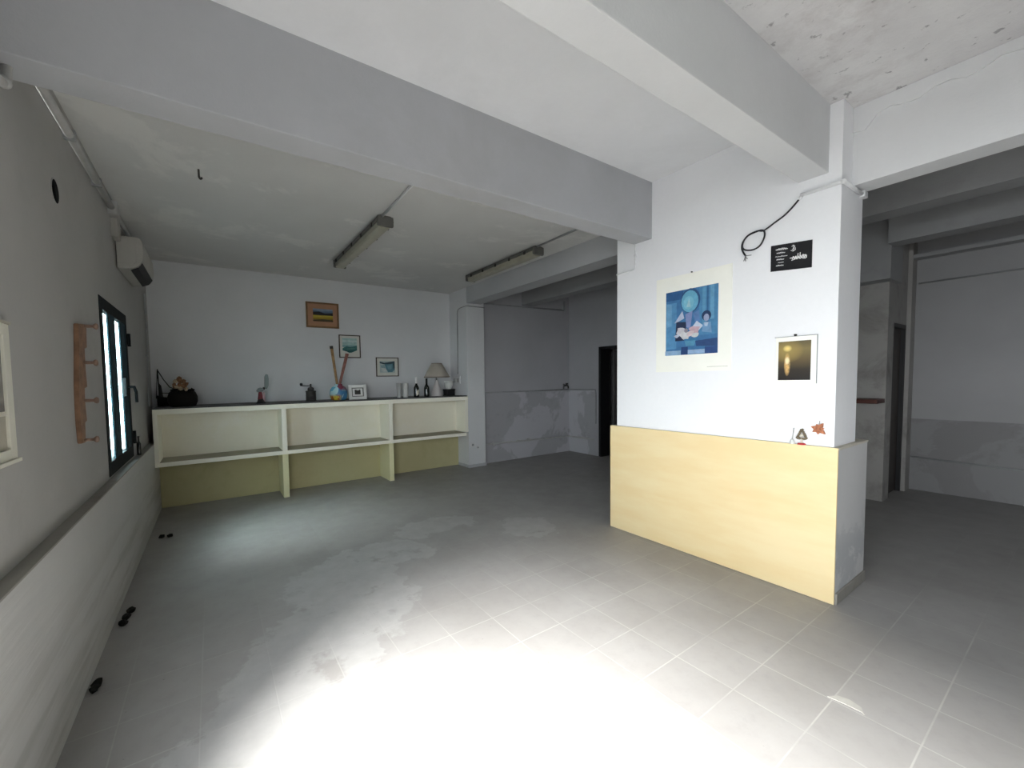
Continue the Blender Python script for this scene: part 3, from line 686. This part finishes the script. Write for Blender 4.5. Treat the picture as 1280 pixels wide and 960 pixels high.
stroke([(.48, .43), (.58, .44), (.62, .38), (.52, .34)], .0028); scribble(.54, .88, .38, .17, 12, .0030); scribble(.58, .84, .36, .10, 7, .0026); stroke([(.80, .50), (.88, .46), (.86, .36), (.78, .38)], .0026)
stroke([(.66, .36), (.68, .58)], .0024); stroke([(.72, .38), (.73, .60)], .0024)
obj('lettering', b, M['sign_white'], p)

# looped cable end
p = thing('hanging_cable', 'black cable looped on the pillar wall above the black sign', 'cable', (3.45, 1.3, 2.6))
pts = [(1.165, 2.766), (1.203, 2.722), (1.255, 2.676), (1.321, 2.640), (1.383, 2.609), (1.422, 2.618), (1.475, 2.610), (1.512, 2.579), (1.525, 2.537), (1.510, 2.505), (1.460, 2.489), (1.407, 2.500), (1.379, 2.546), (1.374, 2.589), (1.392, 2.612), (1.44, 2.612), (1.49, 2.598), (1.520, 2.56), (1.526, 2.52), (1.514, 2.482), (1.500, 2.458)]
P3 = [(PX - .012 - (0.010 if 10 < i < 15 else 0.0) - (0.007 if i > 14 else 0), y, z) for i, (y, z) in enumerate(pts)]
b = new(); tube(b, smooth_path(P3), 0.0058, 8); obj('sheath', b, M['cable'], p)
for i, (dy, dz) in enumerate(((0.012, -0.04), (-0.004, -0.045), (-0.018, -0.03), (-0.045, -0.01))):
    b = new(); tube(b, smooth_path([(PX - .019, 1.500, 2.458), (PX - .02 - .003 * i, 1.500 + dy * .4, 2.458 + dz * .6), (PX - .018 - .004 * i, 1.500 + dy, 2.458 + dz)]), 0.0028, 6); obj('bare_wire', b, M['copper'], p)
b = new(); tube(b, [(PX - .012, 1.178, 2.752), (PX - .012, 1.160, 2.772)], 0.010, 10); obj('connector', b, M['pvc_white'], p)
# surface conduit round the pillar head
p = thing('pillar_conduit', 'thin white conduit wrapped round the pillar below the bright beam', 'conduit', (3.45, 1.05, 2.77))
b = new(); tube(b, [(PX - .013, 1.165, 2.778), (PX - .013, 0.940, 2.778)], 0.012); obj('pipe', b, M['pvc_white'], p)
b = new(); tube(b, [(PX - .013, 0.940, 2.778), (3.86, 0.940, 2.778)], 0.012); obj('pipe', b, M['pvc_white'], p)
b = new(); ball(b, (PX - .013, 0.940, 2.778), 0.017); obj('elbow', b, M['pvc_white'], p)
b = new(); box(b, (3.80, 0.922, 2.758), (3.87, 0.953, 2.798), 0.005); obj('end_box', b, M['pvc_white'], p)
b = new(); tube(b, smooth_path([(PX - .010, 2.462, 2.818), (PX - .010, 2.458, 2.66), (PX - .010, 2.455, 2.61), (PX - .010, 2.475, 2.585), (PX - .010, 2.53, 2.580), (PX - .010, 2.672, 2.577)]), 0.007); box(b, (PX - .018, 2.449, 2.70), (PX + .001, 2.467, 2.72))
tag(obj('corner_conduit', b, M['pvc_white'], base=(3.455, 2.46, 2.58)), 'thin white conduit dropping from the grey beam to the pillar wall edge', 'conduit')

# ornaments on the ledge at the pillar foot
LZ = 1.06
g = thing('hand_bell', 'small pale bell with a long thin handle on the pillar ledge', 'bell', (3.452, 1.178, LZ))
b = new(); lathe(b, [(0.017, 0), (0.0165, 0.004), (0.013, 0.018), (0.010, 0.028), (0.004, 0.034)], (3.445, 1.178, LZ), 18); obj('bell_cup', b, M['bowl'], g)
b = new(); tube(b, [(3.445, 1.178, LZ + .033), (3.455, 1.173, LZ + .108)], 0.0028, 8); ball(b, (3.455, 1.173, LZ + .108), 0.005); obj('handle', b, M['silver'], g)
g = thing('tabletop_tree', 'tiny triangular twig tree on a red foot on the pillar ledge', 'ornament', (3.450, 1.124, LZ))
b = new(); lathe(b, [(0.024, 0), (0.024, 0.005), (0.020, 0.010), (0.006, 0.012)], (3.445, 1.124, LZ), 18); obj('foot', b, M['bright_red'], g)
b = new(); tube(b, [(3.445, 1.124, LZ + .010), (3.446, 1.124, LZ + .045)], 0.006, 10); obj('stem', b, M['label_paper'], g)
b = new()
tri = [(1.096, 1.103), (1.152, 1.103), (1.124, 1.168)]
for (ya, za), (yb, zb) in zip(tri, tri[1:] + tri[:1]):
    for i in range(9):
        f = (i + .5) / 9
        ball(b, (3.446, ya + (yb - ya) * f, za + (zb - za) * f), 0.0085, sub=1, jit=0.35)
obj('twigs', b, M['tree_gold'], g)
b = new(); ball(b, (3.444, 1.124, 1.125), 0.011, sub=2); obj('centre', b, M['label_paper'], g)
g = thing('dried_star', 'orange-brown dried leaf star hanging at the pillar corner', 'ornament', (3.455, 1.035, 1.18))
b = new()
for i in range(7):
    a = i * 2 * PI / 7 + .3; L = (0.046, 0.034, 0.048, 0.030, 0.05, 0.038, 0.042)[i]
    cy, cz = 1.034 + math.cos(a) * L * .5, 1.178 + math.sin(a) * L * .5
    ux, uz = math.cos(a), math.sin(a)
    poly = [(1.034, 1.178), (cy - uz * .013, cz + ux * .013), (1.034 + ux * L, 1.178 + uz * L), (cy + uz * .013, cz - ux * .013)]
    prism(b, poly, 'x', PX - .014 - .002 * (i % 3), PX - .004)
ball(b, (PX - .012, 1.034, 1.178), 0.014, sub=1, jit=0.3)
obj('leaves', b, M['star'], g)
b = new(); tube(b, [(PX - .006, 1.034, 1.20), (PX - .006, 1.030, 1.235)], 0.0018, 6); obj('stalk', b, M['tree_gold'], g)

# ------------------------------------------------------------------ things on the shelf top
t0 = TOP
g = thing('model_boat', 'black model sailing boat in the left corner of the shelf top', 'model boat', (-0.50, 6.42, t0))
b = new()
rings = []
for i in range(11):                                             # hull sections, bow to stern
    f = i / 10; w = 0.068 * math.sin(PI * min(1, .12 + f * .85)) ** .6; xx = -0.592 + .30 * f; sheer = .105 + .035 * (2 * f - 1) ** 2
    rings.append([(xx, 6.42 + w * cy, t0 + sheer * cz) for cy, cz in ((0, .02), (.55, .12), (.9, .5), (1, 1), (.85, .97), (0, .93), (-.85, .97), (-1, 1), (-.9, .5), (-.55, .12))])
V = [[b.verts.new(p) for p in r_] for r_ in rings]
for a_, c_ in zip(V, V[1:]):
    for j in range(10): b.faces.new((a_[j], a_[(j + 1) % 10], c_[(j + 1) % 10], c_[j]))
b.faces.new(V[0][::-1]); b.faces.new(V[-1])
obj('hull', b, M['hull'], g)
b = new(); tube(b, [(-0.585 + .02, 6.42, t0 + .06), (-0.575, 6.42, t0 + .47)], 0.008, 8, r2=0.005); obj('mast', b, M['hull'], g)
b = new(); tube(b, [(-0.565, 6.42, t0 + .17), (-0.44, 6.42, t0 + .16)], 0.005, 8); obj('boom', b, M['hull'], g)
b = new(); tube(b, [(-0.576, 6.42, t0 + .46), (-0.52, 6.42, t0 + .34), (-0.46, 6.42, t0 + .24), (-0.38, 6.42, t0 + .20)], 0.0065, 6); tube(b, [(-0.577, 6.42, t0 + .45), (-0.600, 6.42, t0 + .10)], 0.005, 6); obj('rigging', b, M['sail'], g)
b = new(); prism(b, [(-0.572, t0 + .30), (-0.545, t0 + .26), (-0.530, t0 + .12), (-0.572, t0 + .11)], 'y', 6.416, 6.422); obj('sail', b, M['sail'], g)

g = thing('flower_basket', 'bulky black wicker basket with dried flowers in the shelf corner', 'basket', (-0.31, 6.12, t0))
b = new(); lathe(b, [(0.105, 0), (0.135, 0.01), (0.152, 0.06), (0.155, 0.12), (0.140, 0.165), (0.128, 0.185), (0.118, 0.180), (0.110, 0.14)], (-0.315, 6.13, t0), 26, sy=0.85); obj('bowl', b, M['wicker'], g)
b = new()
for i in range(16):
    ball(b, (-0.315 + random.uniform(-.10, .10), 6.13 + random.uniform(-.08, .08), t0 + .18 + random.uniform(0, .04)), random.uniform(.02, .035), sub=1, jit=.3)
obj('foliage', b, M['wicker'], g)
b = new()
for i in range(15):
    a = random.uniform(0, 2 * PI); rr = random.uniform(0, .085)
    ball(b, (-0.345 + rr * math.cos(a), 6.10 + rr * .6 * math.sin(a), t0 + .245 + random.uniform(-.03, .12) * (1 - rr / .12)), random.uniform(.022, .036), sub=1, jit=.35)
obj('brown_flower', b, M['dry_brown'], g)
b = new()
for dx, dz in ((-.02, .24), (.015, .22), (.07, .215), (-.03, .31)): ball(b, (-0.345 + dx, 6.045, t0 + dz), .026, sub=1, jit=.3)
obj('cream_flower', b, M['dry_cream'], g)

g = thing('plumed_figurine', 'small red and black figurine with a grey plume on the shelf', 'figurine', (0.548, 6.15, t0))
b = new(); lathe(b, [(0.062, 0), (0.062, 0.008), (0.048, 0.022), (0.036, 0.055), (0.025, 0.07)], (0.545, 6.15, t0), 20); obj('base', b, M['black'], g)
b = new(); lathe(b, [(0.030, 0.04), (0.034, 0.06), (0.028, 0.10), (0.024, 0.14), (0.018, 0.155)], (0.540, 6.15, t0), 18); obj('gown', b, M['red'], g)
b = new(); lathe(b, [(0.013, 0.02), (0.016, 0.05), (0.015, 0.10), (0.010, 0.15)], (0.580, 6.14, t0), 14); obj('sash', b, M['pink'], g)
b = new(); ball(b, (0.545, 6.15, t0 + .185), .033, (1.25, 1, .85), jit=0); ball(b, (0.515, 6.15, t0 + .170), .022); obj('head', b, M['grey_plume'], g)
b = new(); ball(b, (0.585, 6.15, t0 + .20), .017, (1, 1, 1.2)); obj('hat', b, M['iron'], g)
b = new(); prism(b, [(0.592, t0 + .195), (0.622, t0 + .19), (0.645, t0 + .24), (0.650, t0 + .33), (0.643, t0 + .385), (0.615, t0 + .395), (0.598, t0 + .36), (0.592, t0 + .27)], 'y', 6.145, 6.155); obj('plume', b, M['grey_plume'], g)

g = thing('coffee_grinder', 'dark metal coffee grinder with a crank handle on the shelf', 'coffee grinder', (1.19, 6.15, t0))
cx = 1.188
b = new(); lathe(b, [(0.074, 0), (0.074, 0.012), (0.069, 0.016), (0.067, 0.13), (0.072, 0.135), (0.072, 0.148), (0.060, 0.152)], (cx, 6.15, t0), 26); obj('body', b, M['iron'], g)
b = new(); lathe(b, [(0.045, 0.150), (0.043, 0.185), (0.034, 0.198), (0.014, 0.205), (0.010, 0.235), (0.014, 0.242), (0.008, 0.250)], (cx, 6.15, t0), 22); obj('dome', b, M['iron'], g)
b = new(); tube(b, [(cx, 6.15, t0 + .222), (cx - .13, 6.12, t0 + .226)], 0.006, 8); obj('crank', b, M['iron'], g)
b = new(); lathe(b, [(0.012, 0), (0.018, 0.010), (0.020, 0.03), (0.012, 0.042)], (cx - .132, 6.12, t0 + .222), 14); obj('knob', b, M['black'], g)
b = new(); box(b, (cx - .03, 6.078, t0 + .03), (cx + .03, 6.09, t0 + .075), 0.003); obj('drawer', b, M['black'], g)

def vase_mat():
    t = NT('painted_vase_glaze')
    n = t.n('ShaderNodeTexVoronoi'); n.inputs['Scale'].default_value = 13
    nn = t.n('ShaderNodeMapping'); t.l(t.geo(), nn.inputs[0]); t.l(nn.outputs[0], n.inputs['Vector'])
    sep = t.n('ShaderNodeSeparateColor'); t.l(n.outputs['Color'], sep.inputs[0])
    c = t.ramp(sep.outputs[0], [(0.0, (0.05, 0.17, 0.34)), (0.30, (0.12, 0.38, 0.52)), (0.50, (0.06, 0.20, 0.38)), (0.66, (0.40, 0.62, 0.66)), (0.80, (0.22, 0.06, 0.10)), (0.92, (0.10, 0.28, 0.46))])
    t.t.nodes[-1]
    for nd in t.t.nodes:
        if nd.type == 'VALTORGB': nd.color_ramp.interpolation = 'CONSTANT'
    x, y, z = t.xyz()
    low = t.math('MULTIPLY', t.val(z, (t0 + .09, t0 + .06), (0, 1)), t.val(x, (1.55, 1.60), (1, 0)))
    c = t.mix(low, c, t.mix(t.val(t.noise(22, 3), (0.5, 0.56), (0, 1)), (0.58, 0.46, 0.06), (0.42, 0.10, 0.04)))
    hi = t.math('MULTIPLY', t.val(z, (t0 + .13, t0 + .17), (0, 1)), t.val(x, (1.56, 1.60), (0, 1)))
    c = t.mix(t.math('MULTIPLY', hi, 0.8), c, (0.22, 0.035, 0.07))
    t.col(c); t.rough(0.25, 0.5); return t.m
g = thing('painted_vase', 'round blue and red painted vase holding two sticks', 'vase', (1.58, 6.15, t0))
b = new(); lathe(b, [(0.085, 0), (0.108, 0.012), (0.122, 0.05), (0.128, 0.10), (0.120, 0.155), (0.095, 0.195), (0.062, 0.215), (0.052, 0.228), (0.056, 0.240), (0.048, 0.238), (0.044, 0.215), (0.08, 0.18), (0.10, 0.10), (0.08, 0.02)], (1.58, 6.15, t0), 36); obj('body', b, vase_mat(), g)
b = new(); tube(b, [(1.579, 6.168, t0 + .05), (1.564, 6.168, t0 + .25), (1.505, 6.18, 2.068)], 0.014, 12, r2=0.022)
o = tag(obj('stick', b, M['stick_wood'], base=(1.57, 6.15, t0 + .05)), 'longer golden-brown stick standing in the painted vase, leaning to the grinder', 'stick', 'sticks in the painted vase')
b = new(); tube(b, [(1.5065, 6.179, 2.045), (1.502, 6.181, 2.085)], 0.0245, 12); obj('tip', b, M['stick_tip'], o, label='dark stick end')
b = new(); tube(b, [(1.553, 6.132, t0 + .05), (1.598, 6.135, t0 + .25), (1.718, 6.15, 1.955)], 0.014, 12, r2=0.025)
o = tag(obj('stick', b, M['stick_red'], base=(1.59, 6.14, t0 + .05)), 'shorter reddish stick standing in the painted vase, leaning to the seascape', 'stick', 'sticks in the painted vase')
b = new(); tube(b, [(1.7165, 6.150, 1.948), (1.7225, 6.151, 1.975)], 0.0265, 12); obj('tip', b, M['stick_red'], o)

g = thing('small_picture_frame', 'small white picture frame leaning on the shelf beside the painted vase', 'picture frame', (1.865, 6.12, t0))
def lean(bm):
    Mx = Matrix.Translation((0, 6.12, t0)) @ Matrix.Rotation(math.radians(-8), 4, 'X') @ Matrix.Translation((0, -6.12, -t0))
    for v_ in bm.verts: v_.co = Mx @ v_.co
    return bm
b = new()
for x0, x1, z0, z1 in [(1.727, 1.772, 0, .225), (1.953, 1.998, 0, .225), (1.772, 1.953, 0, .045), (1.772, 1.953, .18, .225)]: box(b, (x0, 6.115, t0 + z0), (x1, 6.137, t0 + z1), 0.003)
obj('frame', lean(b), M['white_frame'], g)
b = new()
for x0, x1, z0, z1 in [(1.772, 1.784, .045, .18), (1.941, 1.953, .045, .18), (1.784, 1.941, .045, .055), (1.784, 1.941, .17, .18)]: box(b, (x0, 6.122, t0 + z0), (x1, 6.134, t0 + z1))
obj('inner_edge', lean(b), M['lamp_grey'], g)
b = new(); box(b, (1.784, 6.127, t0 + .055), (1.941, 6.134, t0 + .17)); obj('mount', lean(b), M['white_frame'], g)
b = new(); box(b, (1.818, 6.124, t0 + .078), (1.906, 6.128, t0 + .150)); obj('print', lean(b), M['iron'], g)
b = new(); prism(b, [(6.136, t0 + .17), (6.175, t0 + .001), (6.182, t0 + .001), (6.150, t0 + .17)], 'x', 1.845, 1.885); obj('stand', b, M['white_frame'], g)

def vessel(x, lab, m, rt, rb, h, y=6.15):
    b = new(); lathe(b, [(rb, 0), (rb + .002, 0.01), (rt, h), (rt - .003, h), (rb - .002, 0.014), (0.004, 0.012)], (x, y, t0), 24)
    tag(obj('drinking_glass', b, m, base=(x, y, t0)), lab, 'glass', 'glasses on the shelf top')
M['frost'] = glass('frosted_pale_glass', (0.80, 0.82, 0.80), 0.4, 0.55)
M['milky'] = simple('milky_white_glass', (0.60, 0.60, 0.58), 0.2, 0.03)
vessel(2.538, 'tapered pale clear glass on the shelf, farther from the bottles', M['frost'], 0.044, 0.030, 0.235)
vessel(2.650, 'tall milky white glass on the shelf next to the bottles', M['milky'], 0.048, 0.040, 0.235)

def bottle(x, lab, cap, labelled, h):
    g = thing('wine_bottle', lab, 'bottle', (x, 6.12, t0), 'wine bottles on the shelf')
    s_ = h / .33
    b = new(); lathe(b, [(0.040, 0), (0.045, 0.006), (0.046, 0.02), (0.046, 0.135), (0.042, 0.160), (0.030, 0.185), (0.0185, 0.205), (0.016, 0.235), (0.016, 0.24)], (x, 6.12, t0), 24); obj('body', b, M['bottle_glass'], g)
    b = new(); lathe(b, [(0.0175, 0.225), (0.0175, h - .012), (0.0195, h - .010), (0.0195, h), (0.014, h + .001)], (x, 6.12, t0), 18); obj('cap', b, cap, g)
    if labelled:
        b = new()
        n = 10; A = [(-PI / 2 - .55 + 1.1 * i / n + .1) for i in range(n + 1)]
        lo = [b.verts.new((x + .0468 * math.cos(a), 6.12 + .0468 * math.sin(a), t0 + .02 + .03 * i / n)) for i, a in enumerate(A)]
        hi = [b.verts.new((x + .0468 * math.cos(a), 6.12 + .0468 * math.sin(a), t0 + .10 + .03 * i / n)) for i, a in enumerate(A)]
        for i in range(n): b.faces.new((lo[i], lo[i + 1], hi[i + 1], hi[i]))
        obj('label', b, M['label_paper'], g, label='cream paper label')
bottle(2.832, 'dark wine bottle with pale foil neck and cream label on the shelf', M['foil_white'], True, .335)
bottle(3.020, 'dark unlabelled wine bottle with black neck next to the lamp', M['black'], False, .305)

g = thing('table_lamp', 'table lamp with beige shade and white cone base on the shelf', 'lamp', (3.255, 6.22, t0))
cx, cy = 3.262, 6.22
b = new(); lathe(b, [(0.105, 0), (0.108, 0.006), (0.098, 0.04), (0.060, 0.16), (0.030, 0.25), (0.018, 0.275)], (cx, cy, t0), 32); obj('base', b, M['ceramic'], g)
b = new(); lathe(b, [(0.012, 0.27), (0.012, 0.35)], (cx, cy, t0), 14); obj('stem', b, M['steel'], g)
b = new(); lathe(b, [(0.222, 0.325), (0.222, 0.333), (0.092, 0.560), (0.090, 0.560), (0.219, 0.330)], (cx + .008, cy, t0), 36, cap=False); obj('shade', b, M['shade'], g)
b = new(); lathe(b, [(0.2235, 0.320), (0.2235, 0.334), (0.219, 0.334), (0.219, 0.320), (0.2235, 0.320)], (cx + .008, cy, t0), 36, cap=False)
lathe(b, [(0.0945, 0.552), (0.0925, 0.565), (0.088, 0.565), (0.090, 0.552), (0.0945, 0.552)], (cx + .008, cy, t0), 36, cap=False); obj('shade_trim', b, M['shade_trim'], g)
b = new(); ball(b, (cx, cy, t0 + .38), .03, (1, 1, 1.3)); obj('bulb', b, M['milky'], g)
b = new(); box(b, (3.455, 6.20, t0), (3.615, 6.34, t0 + .105), 0.006); o = tag(obj('black_box', b, M['black'], base=(3.53, 6.27, t0)), 'small black box under the white bowl at the shelf end', 'box')
b = new(); box(b, (3.450, 6.195, t0 + .088), (3.620, 6.345, t0 + .112), 0.005); obj('lid', b, M['black'], o)
b = new(); lathe(b, [(0.040, 0), (0.046, 0.008), (0.072, 0.06), (0.082, 0.15), (0.079, 0.15), (0.068, 0.06), (0.03, 0.012)], (3.530, 6.27, t0 + .112), 28)
tag(obj('white_bowl', b, M['bowl'], base=(3.53, 6.27, t0 + .112)), 'white cup-shaped bowl resting on the black box behind the lamp', 'bowl')

# ------------------------------------------------------------------ conduits and switches round the rear column, side-room pipes
b = new(); tube(b, smooth_path([(4.13, 5.992, 2.83), (3.9, 5.988, 2.83), (3.755, 5.988, 2.83), (3.748, 6.05, 2.83), (3.748, 6.22, 2.82), (3.748, 6.29, 2.77), (3.748, 6.30, 2.6), (3.748, 6.31, 1.66)], 4), 0.008)
tag(obj('column_conduit', b, M['grey_pipe'], base=(3.748, 6.3, 1.66)), 'thin grey conduit bent round the head of the rear column', 'conduit')
g = thing('double_switch', 'pale double switch plate beside the table lamp on the column', 'switch', (3.75, 6.37, 1.58))
b = new(); box(b, (3.745, 6.24, 1.60), (3.76, 6.50, 1.63), 0.003); box(b, (3.745, 6.24, 1.49), (3.761, 6.50, 1.60), 0.004); obj('plate', b, M['switch'], g)
b = new(); box(b, (3.741, 6.27, 1.51), (3.747, 6.36, 1.585), 0.002); obj('rocker', b, M['pvc'], g)
b = new(); box(b, (3.741, 6.38, 1.51), (3.747, 6.47, 1.585), 0.002); obj('rocker', b, M['pvc'], g)
for x, z, w_, lab in ((3.835, 0.40, .04, 'larger wall socket low on the rear column'), (3.945, 0.345, .028, 'smaller wall socket low on the rear column')):
    g = thing('wall_socket', lab, 'socket', (x, 5.995, z - w_), 'sockets on the rear column')
    b = new(); box(b, (x - w_, 5.988, z - w_), (x + w_, 6.0, z + w_), 0.004); obj('plate', b, M['switch'], g)
    b = new(); lathe(b, [(w_ * .55, 0), (w_ * .55, 0.003)], (x, 5.987, z), 18, mat=Matrix.Rotation(PI / 2, 4, 'X') @ Matrix.Translation((0, 0, -.001))); obj('socket_face', b, M['grey_pipe'], g)
b = new(); tube(b, [(4.13, 6.118, 2.93), (6.22, 6.118, 2.965)], 0.012); tube(b, [(6.22, 6.118, 2.965), (6.24, 6.118, 3.15)], 0.02)
tag(obj('high_pipe', b, M['grey_pipe'], base=(5.2, 6.118, 2.93)), 'thin grey pipe high along the end wall of the side room', 'pipe')
b = new(); tube(b, [(4.14, 6.115, 1.31), (6.35, 6.115, 1.315)], 0.011); box(b, (5.0, 6.10, 1.3), (5.03, 6.131, 1.33))
tag(obj('waist_pipe', b, M['grey_pipe'], base=(5.2, 6.115, 1.31)), 'thin grey pipe at waist height along the end wall of the side room', 'pipe')
b = new(); tube(b, [(6.366, 6.10, 1.315), (6.368, 5.42, 1.318), (6.368, 5.405, 1.25), (6.368, 5.405, 0.64)], 0.011); box(b, (6.36, 5.39, 0.8), (6.381, 5.42, .82))
tag(obj('waist_pipe', b, M['grey_pipe'], base=(6.368, 5.41, .45)), 'thin grey pipe turning down beside the black door frame', 'pipe')
b = new(); tube(b, [(4.14, 6.11, 0.36), (5.3, 6.11, 0.34), (6.355, 6.11, 0.32), (6.362, 5.45, 0.32)], 0.016); box(b, (4.95, 6.10, .33), (4.98, 6.131, .37))
for x in (4.35, 5.2): box(b, (x, 6.09, 0.325), (x + .05, 6.13, 0.375), 0.004)
tag(obj('low_pipe', b, M['pvc'], base=(5.2, 6.11, 0.33)), 'pale pipe with clips low round the side room corner', 'pipe')
g = thing('wall_tap', 'small dark tap in the corner of the side room', 'tap', (6.30, 6.08, 1.36))
b = new(); tube(b, smooth_path([(6.24, 6.13, 1.40), (6.24, 6.05, 1.40), (6.24, 6.02, 1.38), (6.24, 6.02, 1.34)]), 0.016); obj('spout', b, M['iron'], g)
b = new(); box(b, (6.21, 6.045, 1.42), (6.27, 6.065, 1.45), 0.004); tube(b, [(6.24, 6.055, 1.40), (6.24, 6.055, 1.43)], .008); obj('lever', b, M['iron'], g)
b = new(); lathe(b, [(0.028, 0), (0.028, 0.012)], (6.24, 6.118, 1.40), 16, mat=Matrix.Rotation(PI / 2, 4, 'X') @ Matrix.Translation((0, 0, -.012))); box(b, (6.20, 6.10, 1.33), (6.21, 6.13, 1.44)); obj('flange', b, M['steel'], g)
b = new(); tube(b, [(7.765, 1.34, 0.44), (7.765, -0.2, 0.38)], 0.010); box(b, (7.76, 0.5, .39), (7.781, .53, .42)); tag(obj('skirting_cable', b, M['grey_pipe'], base=(7.765, 0, .4)), 'thin cable low along the side room wall with grey band', 'cable')
b = new(); tube(b, [(7.768, 1.34, 2.70), (7.768, -0.2, 2.70)], 0.010); box(b, (7.76, 0.5, 2.685), (7.781, .53, 2.715)); tag(obj('high_cable', b, M['grey_pipe'], base=(7.768, 0, 2.7)), 'thin cable high along the side room wall with grey band', 'cable')

# ------------------------------------------------------------------ scraps on the floor
def rag(pts, r, lab):
    b = new()
    for i, (x, y) in enumerate(pts): ball(b, (x, y, r * .55), r, (1, 1.4, .6), 2, jit=.25)
    tag(obj('rag', b, M['rag'], base=(pts[0][0], pts[0][1], 0)), lab, 'rag', 'scraps along the left wall')
rag([(-0.555, 3.38), (-0.548, 3.46), (-0.535, 3.55)], .025, 'black crumpled scrap midway along the foot of the left wall')
rag([(-0.572, 2.72), (-0.57, 2.77)], .022, 'tiny dark scrap at the foot of the left wall, nearest the camera')
rag([(-0.50, 5.12), (-0.43, 5.10)], .026, 'dark scrap on the floor near the shelf end of the left wall')
b = new(); prism(b, [(2.425, 0.665), (2.435, 0.60), (2.437, 0.545), (2.428, 0.535), (2.47, 0.555), (2.485, 0.60), (2.47, 0.64)], 'z', 0.0005, 0.004)
tag(obj('cement_chip', b, M['chip'], base=(2.45, .6, 0)), 'pale curved crust of cement on the floor tiles', 'cement chip')

# ------------------------------------------------------------------ light: hazy sky and sun through the wide opening and the window in the left wall
W = bpy.data.worlds.new('sky'); SC.world = W; W.use_nodes = True
nt = W.node_tree; nt.nodes.clear()
out = nt.nodes.new('ShaderNodeOutputWorld'); bg = nt.nodes.new('ShaderNodeBackground')
bg.inputs[0].default_value = (0.93, 0.97, 1.0, 1); bg.inputs[1].default_value = 5.5
nt.links.new(bg.outputs[0], out.inputs[0])
def portal(name, loc, rot_, sx, sy):
    L = bpy.data.lights.new(name, 'AREA'); L.shape = 'RECTANGLE'; L.size = sx; L.size_y = sy
    L.cycles.is_portal = True
    o = bpy.data.objects.new(name, L); COL.objects.link(o); o.location = loc; o.rotation_euler = rot_
portal('big_window_portal', (UX - .06, (DY0 + DY1) / 2, (DZ + DS) / 2), (0, -PI / 2, 0), DZ - DS, DY1 - DY0)
sun = bpy.data.lights.new('hazy_sun', 'SUN'); sun.energy = 18.0; sun.angle = math.radians(37); sun.color = (1.0, 0.98, 0.95)
so = bpy.data.objects.new('hazy_sun', sun); COL.objects.link(so)
so.rotation_euler = Vector((math.cos(math.radians(47)) * math.cos(math.radians(20)), math.cos(math.radians(47)) * math.sin(math.radians(20)), -math.sin(math.radians(47)))).to_track_quat('-Z', 'Y').to_euler()
portal('window_portal', (UX - .06, (wy0 + wy1) / 2, (wz0 + wz1) / 2), (0, -PI / 2, 0), wz1 - wz0, wy1 - wy0)

# ------------------------------------------------------------------ camera
cam = bpy.data.cameras.new('camera'); co = bpy.data.objects.new('camera', cam); COL.objects.link(co)
F, CX, CY, H = 505.65, 589.83, 500.9, 1.55
yaw, pitch, roll = (math.radians(a) for a in (32.61, -2.937, -0.973))
f = Vector((math.sin(yaw) * math.cos(pitch), math.cos(yaw) * math.cos(pitch), math.sin(pitch)))
r0 = Vector((math.cos(yaw), -math.sin(yaw), 0)); u0 = r0.cross(f)
rr = math.cos(roll) * r0 + math.sin(roll) * u0; uu = -math.sin(roll) * r0 + math.cos(roll) * u0
co.matrix_world = Matrix((( rr.x, uu.x, -f.x, 0), (rr.y, uu.y, -f.y, 0), (rr.z, uu.z, -f.z, H), (0, 0, 0, 1)))
cam.sensor_fit = 'HORIZONTAL'; cam.sensor_width = 36.0; cam.lens = F * 36.0 / 1280
cam.shift_x = (640 - CX) / 1280; cam.shift_y = (CY - 480) / 1280
cam.clip_start = 0.02; cam.clip_end = 100
SC.camera = co

vs = SC.view_settings
vs.view_transform = 'Standard'; vs.look = 'None'; vs.gamma = 1.0; vs.use_curve_mapping = False
vs.exposure = 1.18
SC.cycles.use_denoising = True
SC.cycles.max_bounces = 12; SC.cycles.diffuse_bounces = 8
